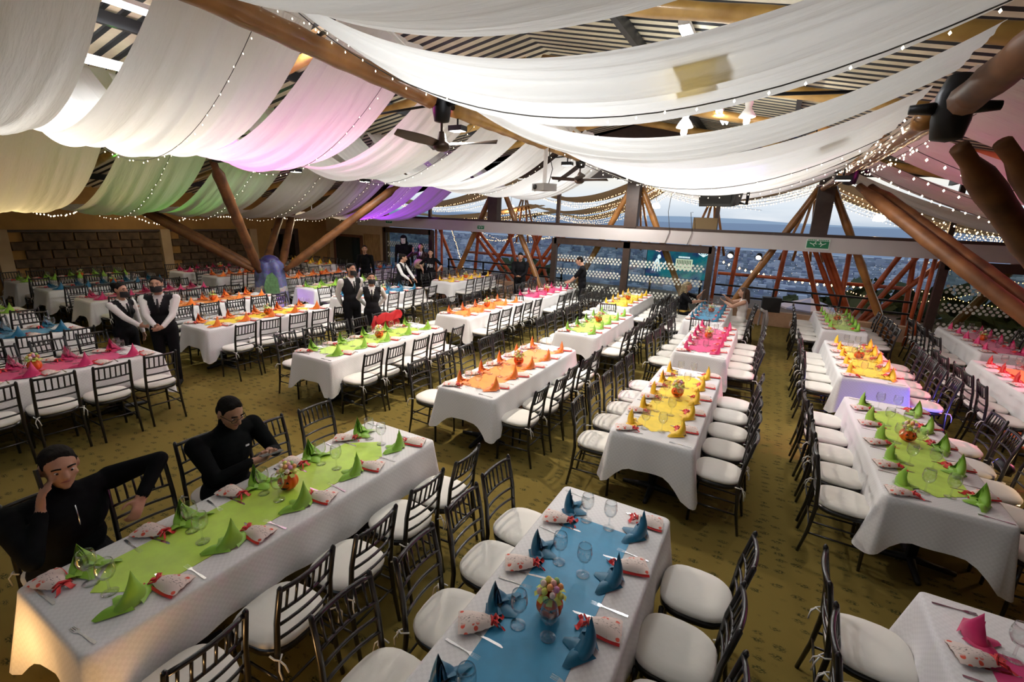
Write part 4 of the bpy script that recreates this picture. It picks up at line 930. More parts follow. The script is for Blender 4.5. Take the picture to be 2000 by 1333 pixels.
def centre_meshes():
    m_ = MB()
    def pk(u, v):
        a = 2*PI*u; th = PI*(.06+.84*v); r = .062*math.sin(th)**.8*(1-.10*abs(math.cos(4*a))**3); return (r*math.cos(a), r*math.sin(a), .058-.057*math.cos(PI-th)*-1 if False else .058-.056*math.cos(th))
    m_.grid(pk, 48, 12); m_.v = [(x*1.1, y*1.1, z*1.05) for x, y, z in m_.v]; body = m_.mesh('pumpkin_bucket', MT['pumpkin'])
    f = MB()
    for s in (-1, 1): f.add([(s*.012, -.069, .075), (s*.036, -.060, .072), (s*.024, -.064, .092)], [(0, 1, 2)])
    eyes = f.mesh('eyes', MT['black'], False)
    f = MB(); f.add([(x, -math.sqrt(max(0, .0690**2-x*x))-.001, z) for x, z in ((-.036, .052), (-.018, .042), (0, .047), (.018, .042), (.036, .052), (.02, .034), (0, .03), (-.02, .034))], [(0, 1, 7), (1, 2, 6, 7), (2, 3, 5, 6), (3, 4, 5)]); mouth = f.mesh('mouth', MT['black'], False)
    balls = []
    rs = random.Random(5)
    for k in range(16):
        a = k*2.4; r = .012+.05*math.sqrt(k/16); z = .135+.055*(1-(k/16))+rs.uniform(-.008, .008)
        b = MB(); b.ell((r*math.cos(a), r*math.sin(a), z), (.0165, .0165, .018), 8, 6); balls.append(b.mesh('lollipop', CANDY[k % 6]))
    lf = MB()
    for k in range(9):
        a = k*.7; lf.grid(lambda u, v, a=a: ((.03+.05*u)*math.cos(a)-(v-.5)*.03*math.sin(a), (.03+.05*u)*math.sin(a)+(v-.5)*.03*math.cos(a), .122+.05*u-.05*u*u), 4, 2)
    wrap = lf.mesh('tissue_wrap', pbr('lime_tissue', (.55, .62, .12), .6))
    return body, eyes, mouth, balls, wrap
CEN = centre_meshes()

def pix(p):
    q = Vector(p)-Vector((0, 0, 2.69)); d = q.dot(_fw)
    return (1000+FPX*q.dot(_R)/d, 666.5-FPX*q.dot(_U)/d, d) if d > .1 else (1e9, 1e9, -1)
def inframe(p, mg=130):
    u, v, d = pix(p); return d > .1 and -mg < u < 2000+mg and -mg < v < 1333+mg

O5 = ['first', 'second', 'third', 'fourth', 'fifth']
# x, y, runner, napkin, pointed, phrase, chair offset left/right, rotation
TABLES = dict(
 A=(-2.73, 1.75, 'green', 'green', 1, 'front green table with two seated men', .20, .26, 0),
 B=(-.70, 1.72, 'blue', 'blue', 0, 'front blue table', .19, .22, 0),
 C=(1.40, 1.81, 'magenta', 'magenta', 0, 'magenta table in the bottom right corner', .24, .24, 0),
 D=(1.42, 5.36, 'green', 'green', 1, 'long green table at right', .20, .24, 0),
 E=(-.71, 5.29, 'yellow', 'yellow', 1, 'large yellow table in the middle', .17, .20, 0),
 F=(-2.78, 5.29, 'orange', 'orange', 0, 'large orange table in the middle', .22, .20, 0),
 G=(-5.23, 5.19, 'green', 'green', 1, 'green table with red jacket', .24, .26, 0),
 H=(-8.04, 5.18, 'yellow', 'orange', 1, 'yellow table with orange napkins', .24, .34, 0),
 I=(-7.25, 1.74, 'magenta', 'magenta', 0, 'magenta table at the left edge', .24, .26, 0),
 J=(1.46, 8.70, 'yellow', 'yellow', 0, 'yellow table at right, blue lit', .18, .24, 0),
 K=(1.50, 12.2, 'green', 'green', 0, 'farthest green table by right windows', .20, .24, 0),
 L=(-.73, 8.60, 'magenta', 'magenta', 1, 'magenta table behind the yellow one', .18, .20, 0),
 MM=(-1.02, 11.3, 'blue', 'blue', 0, 'far blue table with two seated women', .20, .22, 0),
 NN=(-2.77, 8.63, 'green', 'green', 1, 'green table in front of dotted doors', .20, .22, 0),
 O=(-3.05, 11.75, 'yellow', 'yellow', 0, 'yellow table nearest the dotted doors', .20, .24, 0),
 P=(-5.30, 8.50, 'orange', 'orange', 0, 'orange table before the left opening', .20, .22, 0),
 Q=(-5.20, 11.4, 'magenta', 'magenta', 0, 'magenta table beside black clad men', .20, .28, 0),
 RR=(-8.38, 12.2, 'yellow', 'yellow', 0, 'yellow table by the left opening', .22, .22, 0),
 S=(-8.31, 8.45, 'blue', 'blue', 0, 'blue table behind the masked waiters', .22, .24, 0),
 T=(-10.06, 5.35, 'orange', 'orange', 0, 'orange table behind the yellow-orange one', .22, .24, 0),
 U=(-11.86, 5.10, 'magenta', 'magenta', 0, 'magenta table behind the shaking waiters', .22, .24, 0),
 V=(-13.80, 5.08, 'blue', 'blue', 0, 'far blue table by stone wall', .22, .24, 0),
 WW=(-15.50, 5.05, 'green', 'green', 0, 'far green table by stone wall', .22, .24, 0),
 X=(-9.44, 1.76, 'blue', 'blue', 0, 'blue table at the left edge', .22, .26, 0),
 Y=(-11.53, 1.75, 'green', 'green', 0, 'dim green table at the left edge', .22, .24, 0),
 BB=(-10.08, 8.85, 'green', 'green', 0, 'green table beside the mosaic column', .22, .24, 0),
 CC=(-15.10, 8.40, 'magenta', 'magenta', 0, 'magenta table by the pale stone wall', .22, .24, 0),
 DD=(-13.60, 8.50, 'orange', 'orange', 0, 'orange table left of mosaic column', .22, .24, 0),
 EE=(-11.95, 9.60, 'orange', 'orange', 0, 'orange table behind the mosaic column', .22, .24, 0),
 FF=(-11.95, 12.1, 'blue', 'blue', 0, 'blue table behind the dark suited man', .22, .24, 0),
 AA=(-15.10, 11.6, 'yellow', 'yellow', 0, 'warm lit yellow table at the back', .22, .24, PI/2),
 Z1=(3.75, 11.8, 'magenta', 'magenta', 0, 'dim magenta table by right glazing', .24, .24, 0),
 Z2=(3.45, 8.65, 'orange', 'red', 0, 'pink lit table at the right edge', .26, .24, 0),
)
SKIPCH = {('A', -1, 0), ('A', -1, 2)}
rs = random.Random(21)
for ti, (key, (tx, ty, rc, nc, pt, ph, dl, dr, rot)) in enumerate(TABLES.items()):
    cr_, sr_ = math.cos(rot), math.sin(rot)
    def wp(x, y, z=0): return (tx+cr_*x-sr_*y, ty+sr_*x+cr_*y, z)
    dist = math.hypot(tx, ty); nearb = dist < 7.0
    t = empty('banquet_table', (tx, ty, 0), rot); tag(t, 'dark folding banquet table under the cloth of the '+ph, 'table', 'banquet tables')
    for nm, me in TABP: place(nm, me, t)
    o = place('tablecloth', CLOTHS[ti % 5], None, (tx, ty, 0), rot); tag(o, 'white damask tablecloth on the '+ph, 'tablecloth', 'white tablecloths')
    o = place('table_runner', runner(rc, bool(pt)), None, (tx, ty, 0), rot); tag(o, '%s table runner along the %s' % (rc, ph), 'runner', 'coloured table runners')
    # centrepiece
    c = wp(rs.uniform(-.02, .02), .06+rs.uniform(-.03, .03), TZ+.0095)
    t = empty('pumpkin_centrepiece', c, rot+rs.uniform(-.5, .5)+.4); tag(t, 'orange pumpkin bucket of lollipops on the '+ph, 'centrepiece', 'pumpkin centrepieces')
    b = place('pumpkin_bucket', CEN[0], t); place('eyes', CEN[1], b); place('mouth', CEN[2], b); place('tissue_wrap', CEN[4], t)
    if dist < 9.5:
        for me in CEN[3]: place('lollipop', me, t)
    else:
        for me in CEN[3][::3]: place('lollipop', me, t)
    for side in (1, -1):
        sn = 'right' if side > 0 else 'left'
        if rot: sn = 'far' if side > 0 else 'near'
        for k in range(5):
            y0 = -.98+.48*k
            kk = O5[k]
            # chair
            if (key, side, k) not in SKIPCH:
                d = (dr if side > 0 else dl)+rs.uniform(-.025, .03)
                p = wp(side*(TW/2+d), y0+.02+rs.uniform(-.03, .03))
                if inframe((p[0], p[1], .5)):
                    mk_chair(p, rot+(PI/2 if side > 0 else -PI/2)+rs.uniform(-.07, .07), 'black chair, %s from front, %s side of %s' % (kk, sn, ph), 'chairs at the '+ph, nearb, tie=rs.random() < .8)
            def put(nm, me, x, y, rz, z=0., jx=.012, jr=.12):
                p = wp(side*x+rs.uniform(-jx, jx), y0+side*y+rs.uniform(-jx, jx), TZ+.0065+z)
                if not inframe(p, 40): return None
                return place(nm, me, None, p, rot+(0 if side > 0 else PI)+rz+rs.uniform(-jr, jr))
            o = put('napkin', NAP[nc][rs.randrange(3)], .235, .0, 0, .004, jr=.35)
            if o: tag(o, '%s folded napkin, %s from front, %s side of %s' % ('crimson' if nc == 'red' else nc, kk, sn, ph), 'napkin', 'napkins on the '+ph)
            p = wp(side*.285+rs.uniform(-.01, .01), y0+side*(.155+rs.uniform(-.015, .015)), TZ+.0125)
            if inframe(p, 40):
                g = empty('gift_pouch', p, rot+(0 if side > 0 else PI)+.35+rs.uniform(-.25, .25)); tag(g, 'paper gift pouch, %s from front, %s side of %s' % (kk, sn, ph), 'gift bag', 'pouches on the '+ph)
                place('paper_bag', PO[0], g); place('ribbon', PO[1], g)
            if dist < 9.2:
                o = put('fork', FORK, .255, -.20, .0)
                if o: tag(o, 'steel fork, %s from front, %s side of %s' % (kk, sn, ph), 'fork', 'forks on the '+ph)
                o = put('knife', KNIFE, .20, .185, .1, z=.001)
                if o: tag(o, 'steel knife, %s from front, %s side of %s' % (kk, sn, ph), 'knife', 'knives on the '+ph)
            p = wp(.055 if side > 0 else -.10, y0-.03+rs.uniform(-.02, .02), TZ+.0097)
            if inframe(p, 60):
                o = place('wine_glass', GOB, None, p, 0); tag(o, 'wine glass, %s pair from front, %s one, on %s' % (kk, sn, ph), 'glass', 'glasses on the '+ph)
for key, x, y, rz in (('MM', -1.02, 9.85, 0), ('O', -3.05, 10.3, .1), ('Q', -5.15, 9.95, -.05), ('RR', -6.6, 13.0, 2.6), ('BB', -10.0, 10.4, PI)):
    mk_chair((x, y, 0), rz, 'black chair standing at the end of the '+TABLES[key][5], 'end chairs', False)
# ------------------------------------------------------------------ people
SK = pbr('skin', (.42, .22, .14), .55, noise=.06, nscale=30); SK2 = pbr('skin_light', (.55, .31, .21), .55, noise=.06, nscale=30)
HAIR = pbr('black_hair', (.010, .008, .007), .8, spec=.12, noise=.4, nscale=60, bump=.4); HAIRB = pbr('brown_hair', (.06, .03, .016), .45, bump=.4, nscale=60)
BLK = pbr('black_fabric', (.008, .008, .0095), .9, spec=.12, noise=.3, nscale=12, bump=.25); WHT = pbr('white_shirt', (.70, .69, .67), .75, bump=.3, nscale=14)
VEST = pbr('black_vest', (.010, .010, .012), .8, spec=.2, bump=.2, nscale=14); TRS = pbr('black_trousers', (.008, .008, .0095), .9, spec=.12, bump=.25, nscale=10)
DKN = pbr('dark_navy', (.012, .014, .022), .75, bump=.25); LIP = pbr('lips', (.30, .10, .09), .5); EYE = pbr('eye_dark', (.015, .01, .008), .2); EYW = pbr('eye_white', (.6, .57, .53), .3)
GOLD = pbr('gold_trim', (.55, .36, .08), .3, .8); WHD = pbr('white_dress', (.72, .68, .64), .75, bump=.2)

def sdf_mesh(prims, voxel, name, smooth=4):
    """one continuous skin around capsules / ellipsoids; returns mesh + nearest primitive tag per face"""
    m_ = MB()
    for p in prims:
        if p[0] == 'c':
            _, a, ra, b, rb, tg = p; a, b = Vector(a), Vector(b); d = (b-a); L = d.length; d = d/L if L > 1e-6 else Vector((0, 0, 1))
            pts, rad = [], []
            for k in range(5):
                q = -PI/2+PI/2*k/4; pts.append(a+d*ra*math.sin(q)); rad.append(max(1e-4, ra*math.cos(q)))
            for k in range(1, 5):
                q = PI/2*k/4; 
                if k == 1: pts.append(b); rad.append(rb)
                pts.append(b+d*rb*math.sin(q)); rad.append(max(1e-4, rb*math.cos(q)))
            m_.tube(pts, rad, 14)
        else:
            _, c, r, rot, tg = p; m_.ell(c, r, 18, 12, rot=rot)
    me = m_.mesh(name+'_src', [], False); ob = bpy.data.objects.new(name+'_src', me); COL.objects.link(ob)
    rm = ob.modifiers.new('r', 'REMESH'); rm.mode = 'VOXEL'; rm.voxel_size = voxel
    sm = ob.modifiers.new('s', 'SMOOTH'); sm.factor = .5; sm.iterations = smooth
    dg = bpy.context.evaluated_depsgraph_get(); out = bpy.data.meshes.new_from_object(ob.evaluated_get(dg)); out.name = name
    bpy.data.objects.remove(ob); bpy.data.meshes.remove(me)
    n = len(out.polygons); C = np.empty(n*3); out.polygons.foreach_get('center', C); C = C.reshape(-1, 3)
    D = np.full((len(prims), n), 9.0)
    for i, p in enumerate(prims):
        if p[0] == 'c':
            a = np.array(p[1], float); b = np.array(p[3], float); ab = b-a; t = np.clip(((C-a)@ab)/max(1e-9, ab@ab), 0, 1)
            D[i] = np.linalg.norm(C-a-t[:, None]*ab, axis=1)-(p[2]+(p[4]-p[2])*t)
        else:
            q = C-np.array(p[1], float)
            if p[3] is not None: q = q@np.array(p[3])
            r = np.array(p[2], float); D[i] = (np.linalg.norm(q/r, axis=1)-1)*r.min()
    out.polygons.foreach_set('use_smooth', [True]*n)
    return out, C, D.argmin(0)

def ik(S, T, a, b, hint):
    S, T = Vector(S), Vector(T); d = T-S; L = min(d.length, (a+b)*.995); dn = d.normalized(); T = S+dn*L
    x = (a*a-b*b+L*L)/(2*L); h = math.sqrt(max(0, a*a-x*x)); hv = Vector(hint); hv = (hv-dn*hv.dot(dn)).normalized()
    return S+dn*x+hv*h, T
def hand(P, W, d, n, side, tg, sc=1.0, curl=.5, thumb=.6, spread=.25):
    """W wrist, d finger direction, n palm normal (pointing out of the palm), side +1: thumb on d x n"""
    d = Vector(d).normalized(); n = Vector(n); n = (n-d*n.dot(d)).normalized(); s = d.cross(n)*side
    W = Vector(W)
    for k in (-1.1, -.35, .35, 1.1):
        P.append(('c', tuple(W+s*k*.016*sc), .017*sc, tuple(W+d*.085*sc+s*k*.020*sc), .0125*sc, tg))
    for k, ln in zip((1.5, .5, -.5, -1.5), (.072, .082, .076, .058)):
        b = W+d*.092*sc+s*k*.0165*sc; dd = (d+s*k*spread*.25).normalized(); a0 = curl*.7; a1 = curl*1.8
        p1 = b+(dd*math.cos(a0)+n*math.sin(a0))*ln*.52*sc; p2 = p1+(dd*math.cos(a1)+n*math.sin(a1))*ln*.50*sc
        P.append(('c', tuple(b), .0098*sc, tuple(p1), .0092*sc, tg)); P.append(('c', tuple(p1), .0092*sc, tuple(p2), .0078*sc, tg))
    b = W+d*.025*sc+s*.026*sc; t1 = b+(s*math.cos(thumb)+d*math.sin(thumb)+n*.3).normalized()*.045*sc; t2 = t1+(d*.9+s*.35+n*.35).normalized()*.034*sc
    P.append(('c', tuple(b), .0145*sc, tuple(t1), .0115*sc, tg)); P.append(('c', tuple(t1), .0115*sc, tuple(t2), .0088*sc, tg))

def person(label, loc, rz, H=1.70, pose='stand', arms=None, look=(0, 0), mats=None, vox=.013, female=False, hair='short', lean=0.0, feat=True, torso=None, tall_seat=.47, extra=None, hairmat=None, legs=True, build=1.0, mask=None, hands=None):
    """local frame: faces +Y, right hand +X. arms: {side: (target, hint, finger dir, palm normal, curl)}"""
    k = H/1.72; P = []; M_ = dict(skin=SK, top=BLK, sleeve=None, legs=TRS, shoe=MT['black'], neck=None); M_.update(mats or {})
    if M_['sleeve'] is None: M_['sleeve'] = M_['top']
    seat = pose == 'sit'
    hz = tall_seat+.09 if seat else .93*k
    bw = (.92 if female else 1.0)*build
    up = Vector((0, math.sin(lean), math.cos(lean)))           # spine direction
    base = Vector((0, 0, hz))
    def sp(h): return base+up*h*k
    bk = Vector((0, math.cos(lean), -math.sin(lean)))
    R_ = Matrix.Rotation(-lean, 3, 'X')
    P.append(('e', tuple(base), (.165*k*(1.02 if female else bw), .12*k*build, .125*k), None, 'hip'))
    P.append(('e', tuple(sp(.14)), (.150*k*bw*(.9 if female else 1), .115*k*build, .16*k), R_, 'top'))
    P.append(('e', tuple(sp(.32)), (.170*k*bw, .122*k*build, .19*k), R_, 'top'))
    P.append(('e', tuple(sp(.40)-bk*.01), (.165*k*bw, .10*k*build, .11*k), R_, 'top'))
    if female: 
        for s in (-1, 1): P.append(('e', tuple(sp(.33)+Vector((s*.07*k, 0, 0))+bk*.085*k), (.06*k, .05*k, .06*k), None, 'top'))
    P.append(('c', tuple(sp(.455)+Vector((-.15*k*bw, 0, 0))), .062*k, tuple(sp(.455)+Vector((.15*k*bw, 0, 0))), .062*k, 'top'))
    P.append(('c', tuple(sp(.46)+Vector((-.05, 0, 0))), .07*k, tuple(sp(.50)), .062*k, 'top')); P.append(('c', tuple(sp(.46)+Vector((.05, 0, 0))), .07*k, tuple(sp(.50)), .062*k, 'top'))
    yaw, pit = look
    RH = Matrix.Rotation(yaw, 3, 'Z') @ Matrix.Rotation(pit, 3, 'X')
    hb = sp(.545)+bk*.012
    P.append(('c', tuple(sp(.47)), .056*k, tuple(hb+Vector((0, .01, .05*k))), .052*k, 'neck'))
    hc = hb+RH @ Vector((0, .018, .135))*k
    def hp(x, y, z): return tuple(hc+RH @ Vector((x, y, z))*k)
    def q(v): return tuple(c*k for c in v)
    P += [('e', hp(0, -.012, .022), q((.076, .094, .088)), RH, 'skin'), ('e', hp(0, .022, -.022), q((.066, .074, .082)), RH, 'skin'), ('e', hp(0, .036, -.072), q((.047, .052, .042)), RH, 'skin'),
          ('c', hp(0, .088, .012), .010*k, hp(0, .108, -.022), .0155*k, 'skin'), ('c', hp(-.03, .078, .028), .012*k, hp(.03, .078, .028), .012*k, 'skin'),
          ('e', hp(0, .072, -.095), q((.022, .018, .018)), RH, 'skin')]
    for s in (-1, 1):
        P.append(('e', hp(s*.079, -.008, -.005), q((.011, .020, .032)), RH, 'skin')); P.append(('e', hp(s*.043, .062, -.024), q((.022, .02, .02)), RH, 'skin'))
    # legs
    if legs:
        for s in (-1, 1):
            h_ = base+Vector((s*.088*k, 0, -.02))
            if seat: kn = Vector((s*.11*k, .43*k, tall_seat+.05)); an = Vector((s*.11*k, .40*k, .085))
            else: kn = Vector((s*.095*k, .015, .49*k)); an = Vector((s*.10*k, -.015, .085*k))
            P += [('c', tuple(h_), .092*k*build, tuple(kn), .064*k, 'legs'), ('c', tuple(kn), .062*k, tuple(an), .044*k, 'legs'), ('c', tuple(an+Vector((0, -.02, -.035))), .042, tuple(an+Vector((0, .15, -.052))), .033, 'shoe')]
            if not seat: P.append(('c', tuple(h_+Vector((0, -.03, .05))), .085*k, tuple(h_.lerp(kn, .5)), .078*k, 'legs'))
    # arms
    UA, FA = .285*k, .25*k
    for s in (-1, 1):
        S = sp(.455)+Vector((s*.192*k*bw, 0, 0))
        a = (arms or {}).get(s)
        if a is None: a = ((s*.27*k, .02, hz-.10 if not seat else hz+.02), (s*.4, -1, 0), (0, .1, -1), (-s, 0, 0), .5)
        T = Vector(a[0]); El, T = ik(S, T, UA, FA, a[1])
        P += [('c', tuple(S), (.054 if female else .060)*k*build, tuple(El), .047*k, 'sleeve'), ('c', tuple(El), .047*k, tuple(El.lerp(T, .9)), .036*k, 'fore'), ('c', tuple(El.lerp(T, .85)), .028*k, tuple(T), .026*k, 'skin')]
        hand(P, T, a[2], a[3], a[5] if len(a) > 5 else s, 'skin', .95*k, a[4])
    if extra: P += extra(hp, sp, hc, RH, k)
    me, C_, idx = sdf_mesh(P, vox, 'person')
    tags = [p[-1] for p in P]
    order = ['skin', 'top', 'sleeve', 'fore', 'legs', 'shoe', 'hip', 'neck', 'alt']
    mm = dict(skin=M_['skin'], top=M_['top'], sleeve=M_['sleeve'], fore=M_.get('fore', M_['sleeve']), legs=M_['legs'], shoe=M_['shoe'], hip=M_.get('hip', M_['legs'] if torso != 'dress' else M_['top']), neck=M_['neck'] or M_['skin'], alt=M_.get('alt', WHT))
    for o_ in order: me.materials.append(mm[o_])
    mi = np.array([order.index(tags[i]) for i in idx])
    if torso == 'vest':          # V neck of the shirt, white collar
        z = C_[:, 2]-sp(.30).z; zz = z/(.18*k)
        v = (C_[:, 1] > .02) & (np.abs(C_[:, 0]) < .058*k*np.clip(zz, 0, 1.3)) & (mi == 1) & (zz > 0)
        mi[v] = 8; mi[(mi == 1) & (np.abs(C_[:, 0]) > .178*k*bw)] = 8
        mi[(mi == 7) & (C_[:, 2] < sp(.515).z)] = 8
        mi[(mi == 1) & (C_[:, 2] > sp(.53).z)] = 8
    me.polygons.foreach_set('material_index', mi.astype(np.int32)); me.update()
    t = place('person', me, None, loc, rz); tag(t, label, 'person')
    # face details
    def child(nm, mb, mat): return place(nm, mb.mesh(nm, mat), t)
    if feat:
        for s in (-1, 1):
            m_ = MB(); m_.ell(hp(s*.031, .0785, .006), q((.0120, .007, .0055)), 10, 6, rot=RH); e_ = child('eye', m_, EYW)
            m_ = MB(); m_.ell(hp(s*.031, .0848, .005), q((.0062, .0035, .0066)), 8, 6, rot=RH); place('iris', m_.mesh('iris', EYE), e_)
            m_ = MB(); m_.tube([hp(s*.013, .0905, .031), hp(s*.032, .0895, .036), hp(s*.05, .0785, .030)], .0045*k, 6); child('eyebrow', m_, HAIR)
        m_ = MB(); m_.tube([hp(-.025, .0785, -.058), hp(-.009, .0895, -.054), hp(0, .0895, -.055), hp(.009, .0895, -.054), hp(.025, .0785, -.058)], [.002*k, .0055*k, .0045*k, .0055*k, .002*k], 8); child('mouth', m_, LIP)
    if hair:
        HP = [('e', hp(0, -.022, .044), q((.0785, .090, .074)), RH, 'h'), ('e', hp(0, -.046, .0), q((.0765, .066, .068)), RH, 'h'), ('c', hp(-.03, .030, .088), .020*k, hp(.03, .030, .090), .020*k, 'h'), ('c', hp(-.072, .012, .04), .010*k, hp(-.073, .018, .008), .006*k, 'h'), ('c', hp(.072, .012, .04), .010*k, hp(.073, .018, .008), .006*k, 'h')]
        if hair == 'bun': HP += [('e', hp(0, -.115, .06), q((.05, .05, .05)), RH, 'h')]
        if hair == 'long': HP += [('c', hp(0, -.08, 0), .075*k, hp(0, -.10, -.25), .06*k, 'h'), ('c', hp(-.07, -.03, .0), .03*k, hp(-.085, -.01, -.2), .035*k, 'h'), ('c', hp(.07, -.03, .0), .03*k, hp(.085, -.01, -.2), .035*k, 'h')]
        if hair == 'hood': HP = [('e', hp(0, -.03, .02), q((.115, .12, .135)), RH, 'h'), ('e', hp(0, -.05, -.12), q((.13, .11, .10)), RH, 'h')]
        hm, _, _ = sdf_mesh(HP, .012, 'hair', 2); hm.materials.append(hairmat or HAIR); place('hair' if hair != 'hood' else 'hood', hm, t)
    if mask == 'black':
        m_ = MB(); m_.grid(lambda u, v: hp((.074*math.sin((u-.5)*2.9)), .028+.082*math.cos((u-.5)*2.6)+.012*math.sin(PI*v)*math.cos((u-.5)*3), -.012-.095*v+.012*v*abs(u-.5)), 14, 8)
        child('face_mask', m_, pbr('black_mask', (.012, .012, .014), .8))
    if mask == 'white':
        m_ = MB(); m_.grid(lambda u, v: hp(.075*math.sin((u-.5)*2.9)*(1-.35*max(0, v-.6)), .03+.085*math.cos((u-.5)*2.5)-.03*max(0, v-.7), .075-.18*v), 14, 12); fm = child('mask', m_, pbr('white_mask', (.75, .72, .70), .5))
        for s in (-1, 1):
            m_ = MB(); m_.ell(hp(s*.033, .105, .01), q((.017, .01, .010)), 8, 5, rot=RH); place('eye_hole', m_.mesh('eye_hole', MT['black']), fm)
        m_ = MB(); m_.ell(hp(0, .112, -.06), q((.022, .01, .006)), 8, 5, rot=RH); place('mouth_hole', m_.mesh('mouth_hole', MT['black']), fm)
    if torso == 'vest':
        m_ = MB(); y = .118*k*build+math.tan(lean)*.0
        def fz(h, o=.0): 
            p = sp(h); return p+bk*(.128*k*build-max(0, h-.36)*.35*k+o)
        m_.tube([fz(.47, .02)+Vector((0, 0, 0)), fz(.44, .012), fz(.35, .008), fz(.27, .004)], [.012, .011, .018, .014], 6); child('tie', m_, MT['black'])
    t['_hp'] = 0
    del t['_hp']
    return t, hp, sp

# two men at the front green table
def box_child(t, nm, c, d, mat, rot=None):
    m_ = MB(); m_.box(c, d, rot); return place(nm, m_.mesh(nm, mat, False), t)
JKT = pbr('black_fleece', (.006, .007, .0075), .95, spec=.08, noise=.3, nscale=10, bump=.3)
# man phoning: right hand at right ear, left forearm raised over the table
m1, hp, sp = person('man in black jacket holding a phone to his ear at front table', (-3.50, .84, 0), -PI/2+.12, 1.76, 'sit',
    arms={1: ((.148, .195, 1.02), (1, .3, -1.2), (-.20, .0, 1), (-1, .0, .1), .45, 1), -1: ((-.24, .37, .93), (-1, -.1, .75), (.55, .35, -.6), (.2, -.8, -.5), .8, -1)},
    look=(-.18, -.12), mats=dict(top=JKT, sleeve=JKT, fore=JKT, neck=JKT), vox=.0085, lean=.16, build=1.24, tall_seat=.44)
box_child(m1, 'phone', hp(.093, .030, -.045), (.011, .072, .15), MT['black'], Matrix.Rotation(-.18, 3, 'Z') @ Matrix.Rotation(.35, 3, 'X'))
m_ = MB(); m_.tube([tuple(sp(.46)+Vector((.0, .118, -.02))), tuple(sp(.34)+Vector((0, .150, 0))), tuple(sp(.24)+Vector((0, .147, 0)))], .004, 6); place('zip', m_.mesh('zip', MT['steel']), m1)
# man with glasses typing on a phone
m2, hp, sp = person('man with glasses typing on his phone at front table', (-3.50, 1.80, 0), -PI/2+.10, 1.74, 'sit',
    arms={1: ((.02, .37, .86), (1, -.3, -.4), (-.45, .75, .15), (.1, .2, 1), .6, -1), -1: ((-.12, .37, .88), (-.7, -.6, -.5), (.35, .75, .15), (.1, .2, 1), .6, 1)},
    look=(-.05, -.42), mats=dict(top=JKT, sleeve=JKT, fore=JKT, neck=JKT), vox=.0085, lean=.14, build=1.18, tall_seat=.45)
box_child(m2, 'phone', (-.055, .475, .915), (.15, .075, .010), pbr('phone_screen', (.25, .27, .28), .15), Matrix.Rotation(-.35, 3, 'Z') @ Matrix.Rotation(.3, 3, 'X'))
m_ = MB()
for s in (-1, 1):
    m_.tube([hp(s*.033+.024*math.cos(a*PI/6), .098, .004+.018*math.sin(a*PI/6)) for a in range(13)], .0022, 5, False); m_.tube([hp(s*.057, .096, .008), hp(s*.083, .0, .004)], .0022, 5)
m_.tube([hp(-.009, .1, .008), hp(.009, .1, .008)], .0022, 5); place('glasses', m_.mesh('glasses', MT['black']), m2)
m_ = MB(); m_.box(tuple(sp(.36)+Vector((-.08, .136, 0))), (.03, .004, .014)); place('badge', m_.mesh('badge', MT['white_enamel'], False), m2)
# chairs of the two seated men
for nm, y in (('phoning man', .83), ('man with glasses', 1.78)):
    mk_chair((-3.52, y, 0), -PI/2, 'black chair under the %s at the front green table' % nm, 'occupied chairs', True)

WV = dict(top=VEST, sleeve=WHT, fore=WHT, neck=SK, alt=WHT)
beh = lambda s: ((s*.10, -.20, .92), (s*1, -.6, 0), (-s*.8, -.1, -.5), (0, 1, 0), .7)
frontface = lambda x, y, px, py: math.atan2(py-y, px-x)-PI/2
# waiters shaking hands
person('waitress with hair bun shaking hands, back half turned', (-8.12, 3.08, 0), frontface(-8.12, 3.08, -7.60, 3.30)-.1, 1.56, arms={1: ((.10, .40, .98), (1, -.3, -1), (0, 1, 0), (-1, 0, 0), .4)}, look=(.1, -.05), mats=WV, torso='vest', female=True, hair='bun', mask='black')
person('waiter in black vest and mask facing us, shaking hands', (-7.73, 3.40, 0), frontface(-7.73, 3.4, -5.4, 1.6), 1.66, arms={1: ((.02, .30, .98), (1, -.5, -.6), (-.3, .9, -.1), (-1, 0, 0), .5), -1: ((-.06, .32, .97), (-1, -.5, -.6), (.5, .8, -.1), (1, 0, .2), .6)}, look=(.0, -.05), mats=WV, torso='vest', mask='black', build=1.08)
# masked pair of waiters
person('waiter with black mask in profile, hands behind his back', (-6.95, 6.28, 0), frontface(-6.95, 6.28, -4.9, 5.6)+.1, 1.72, arms={1: beh(1), -1: beh(-1)}, look=(.25, 0), mats=WV, torso='vest', mask='black', build=1.05)
person('waitress with black mask standing right of the masked waiter', (-6.45, 6.32, 0), frontface(-6.45, 6.32, -3.4, 3.4), 1.58, arms={1: beh(1), -1: beh(-1)}, look=(.15, .12), mats=WV, torso='vest', female=True, mask='black', hair='bun', build=1.05)
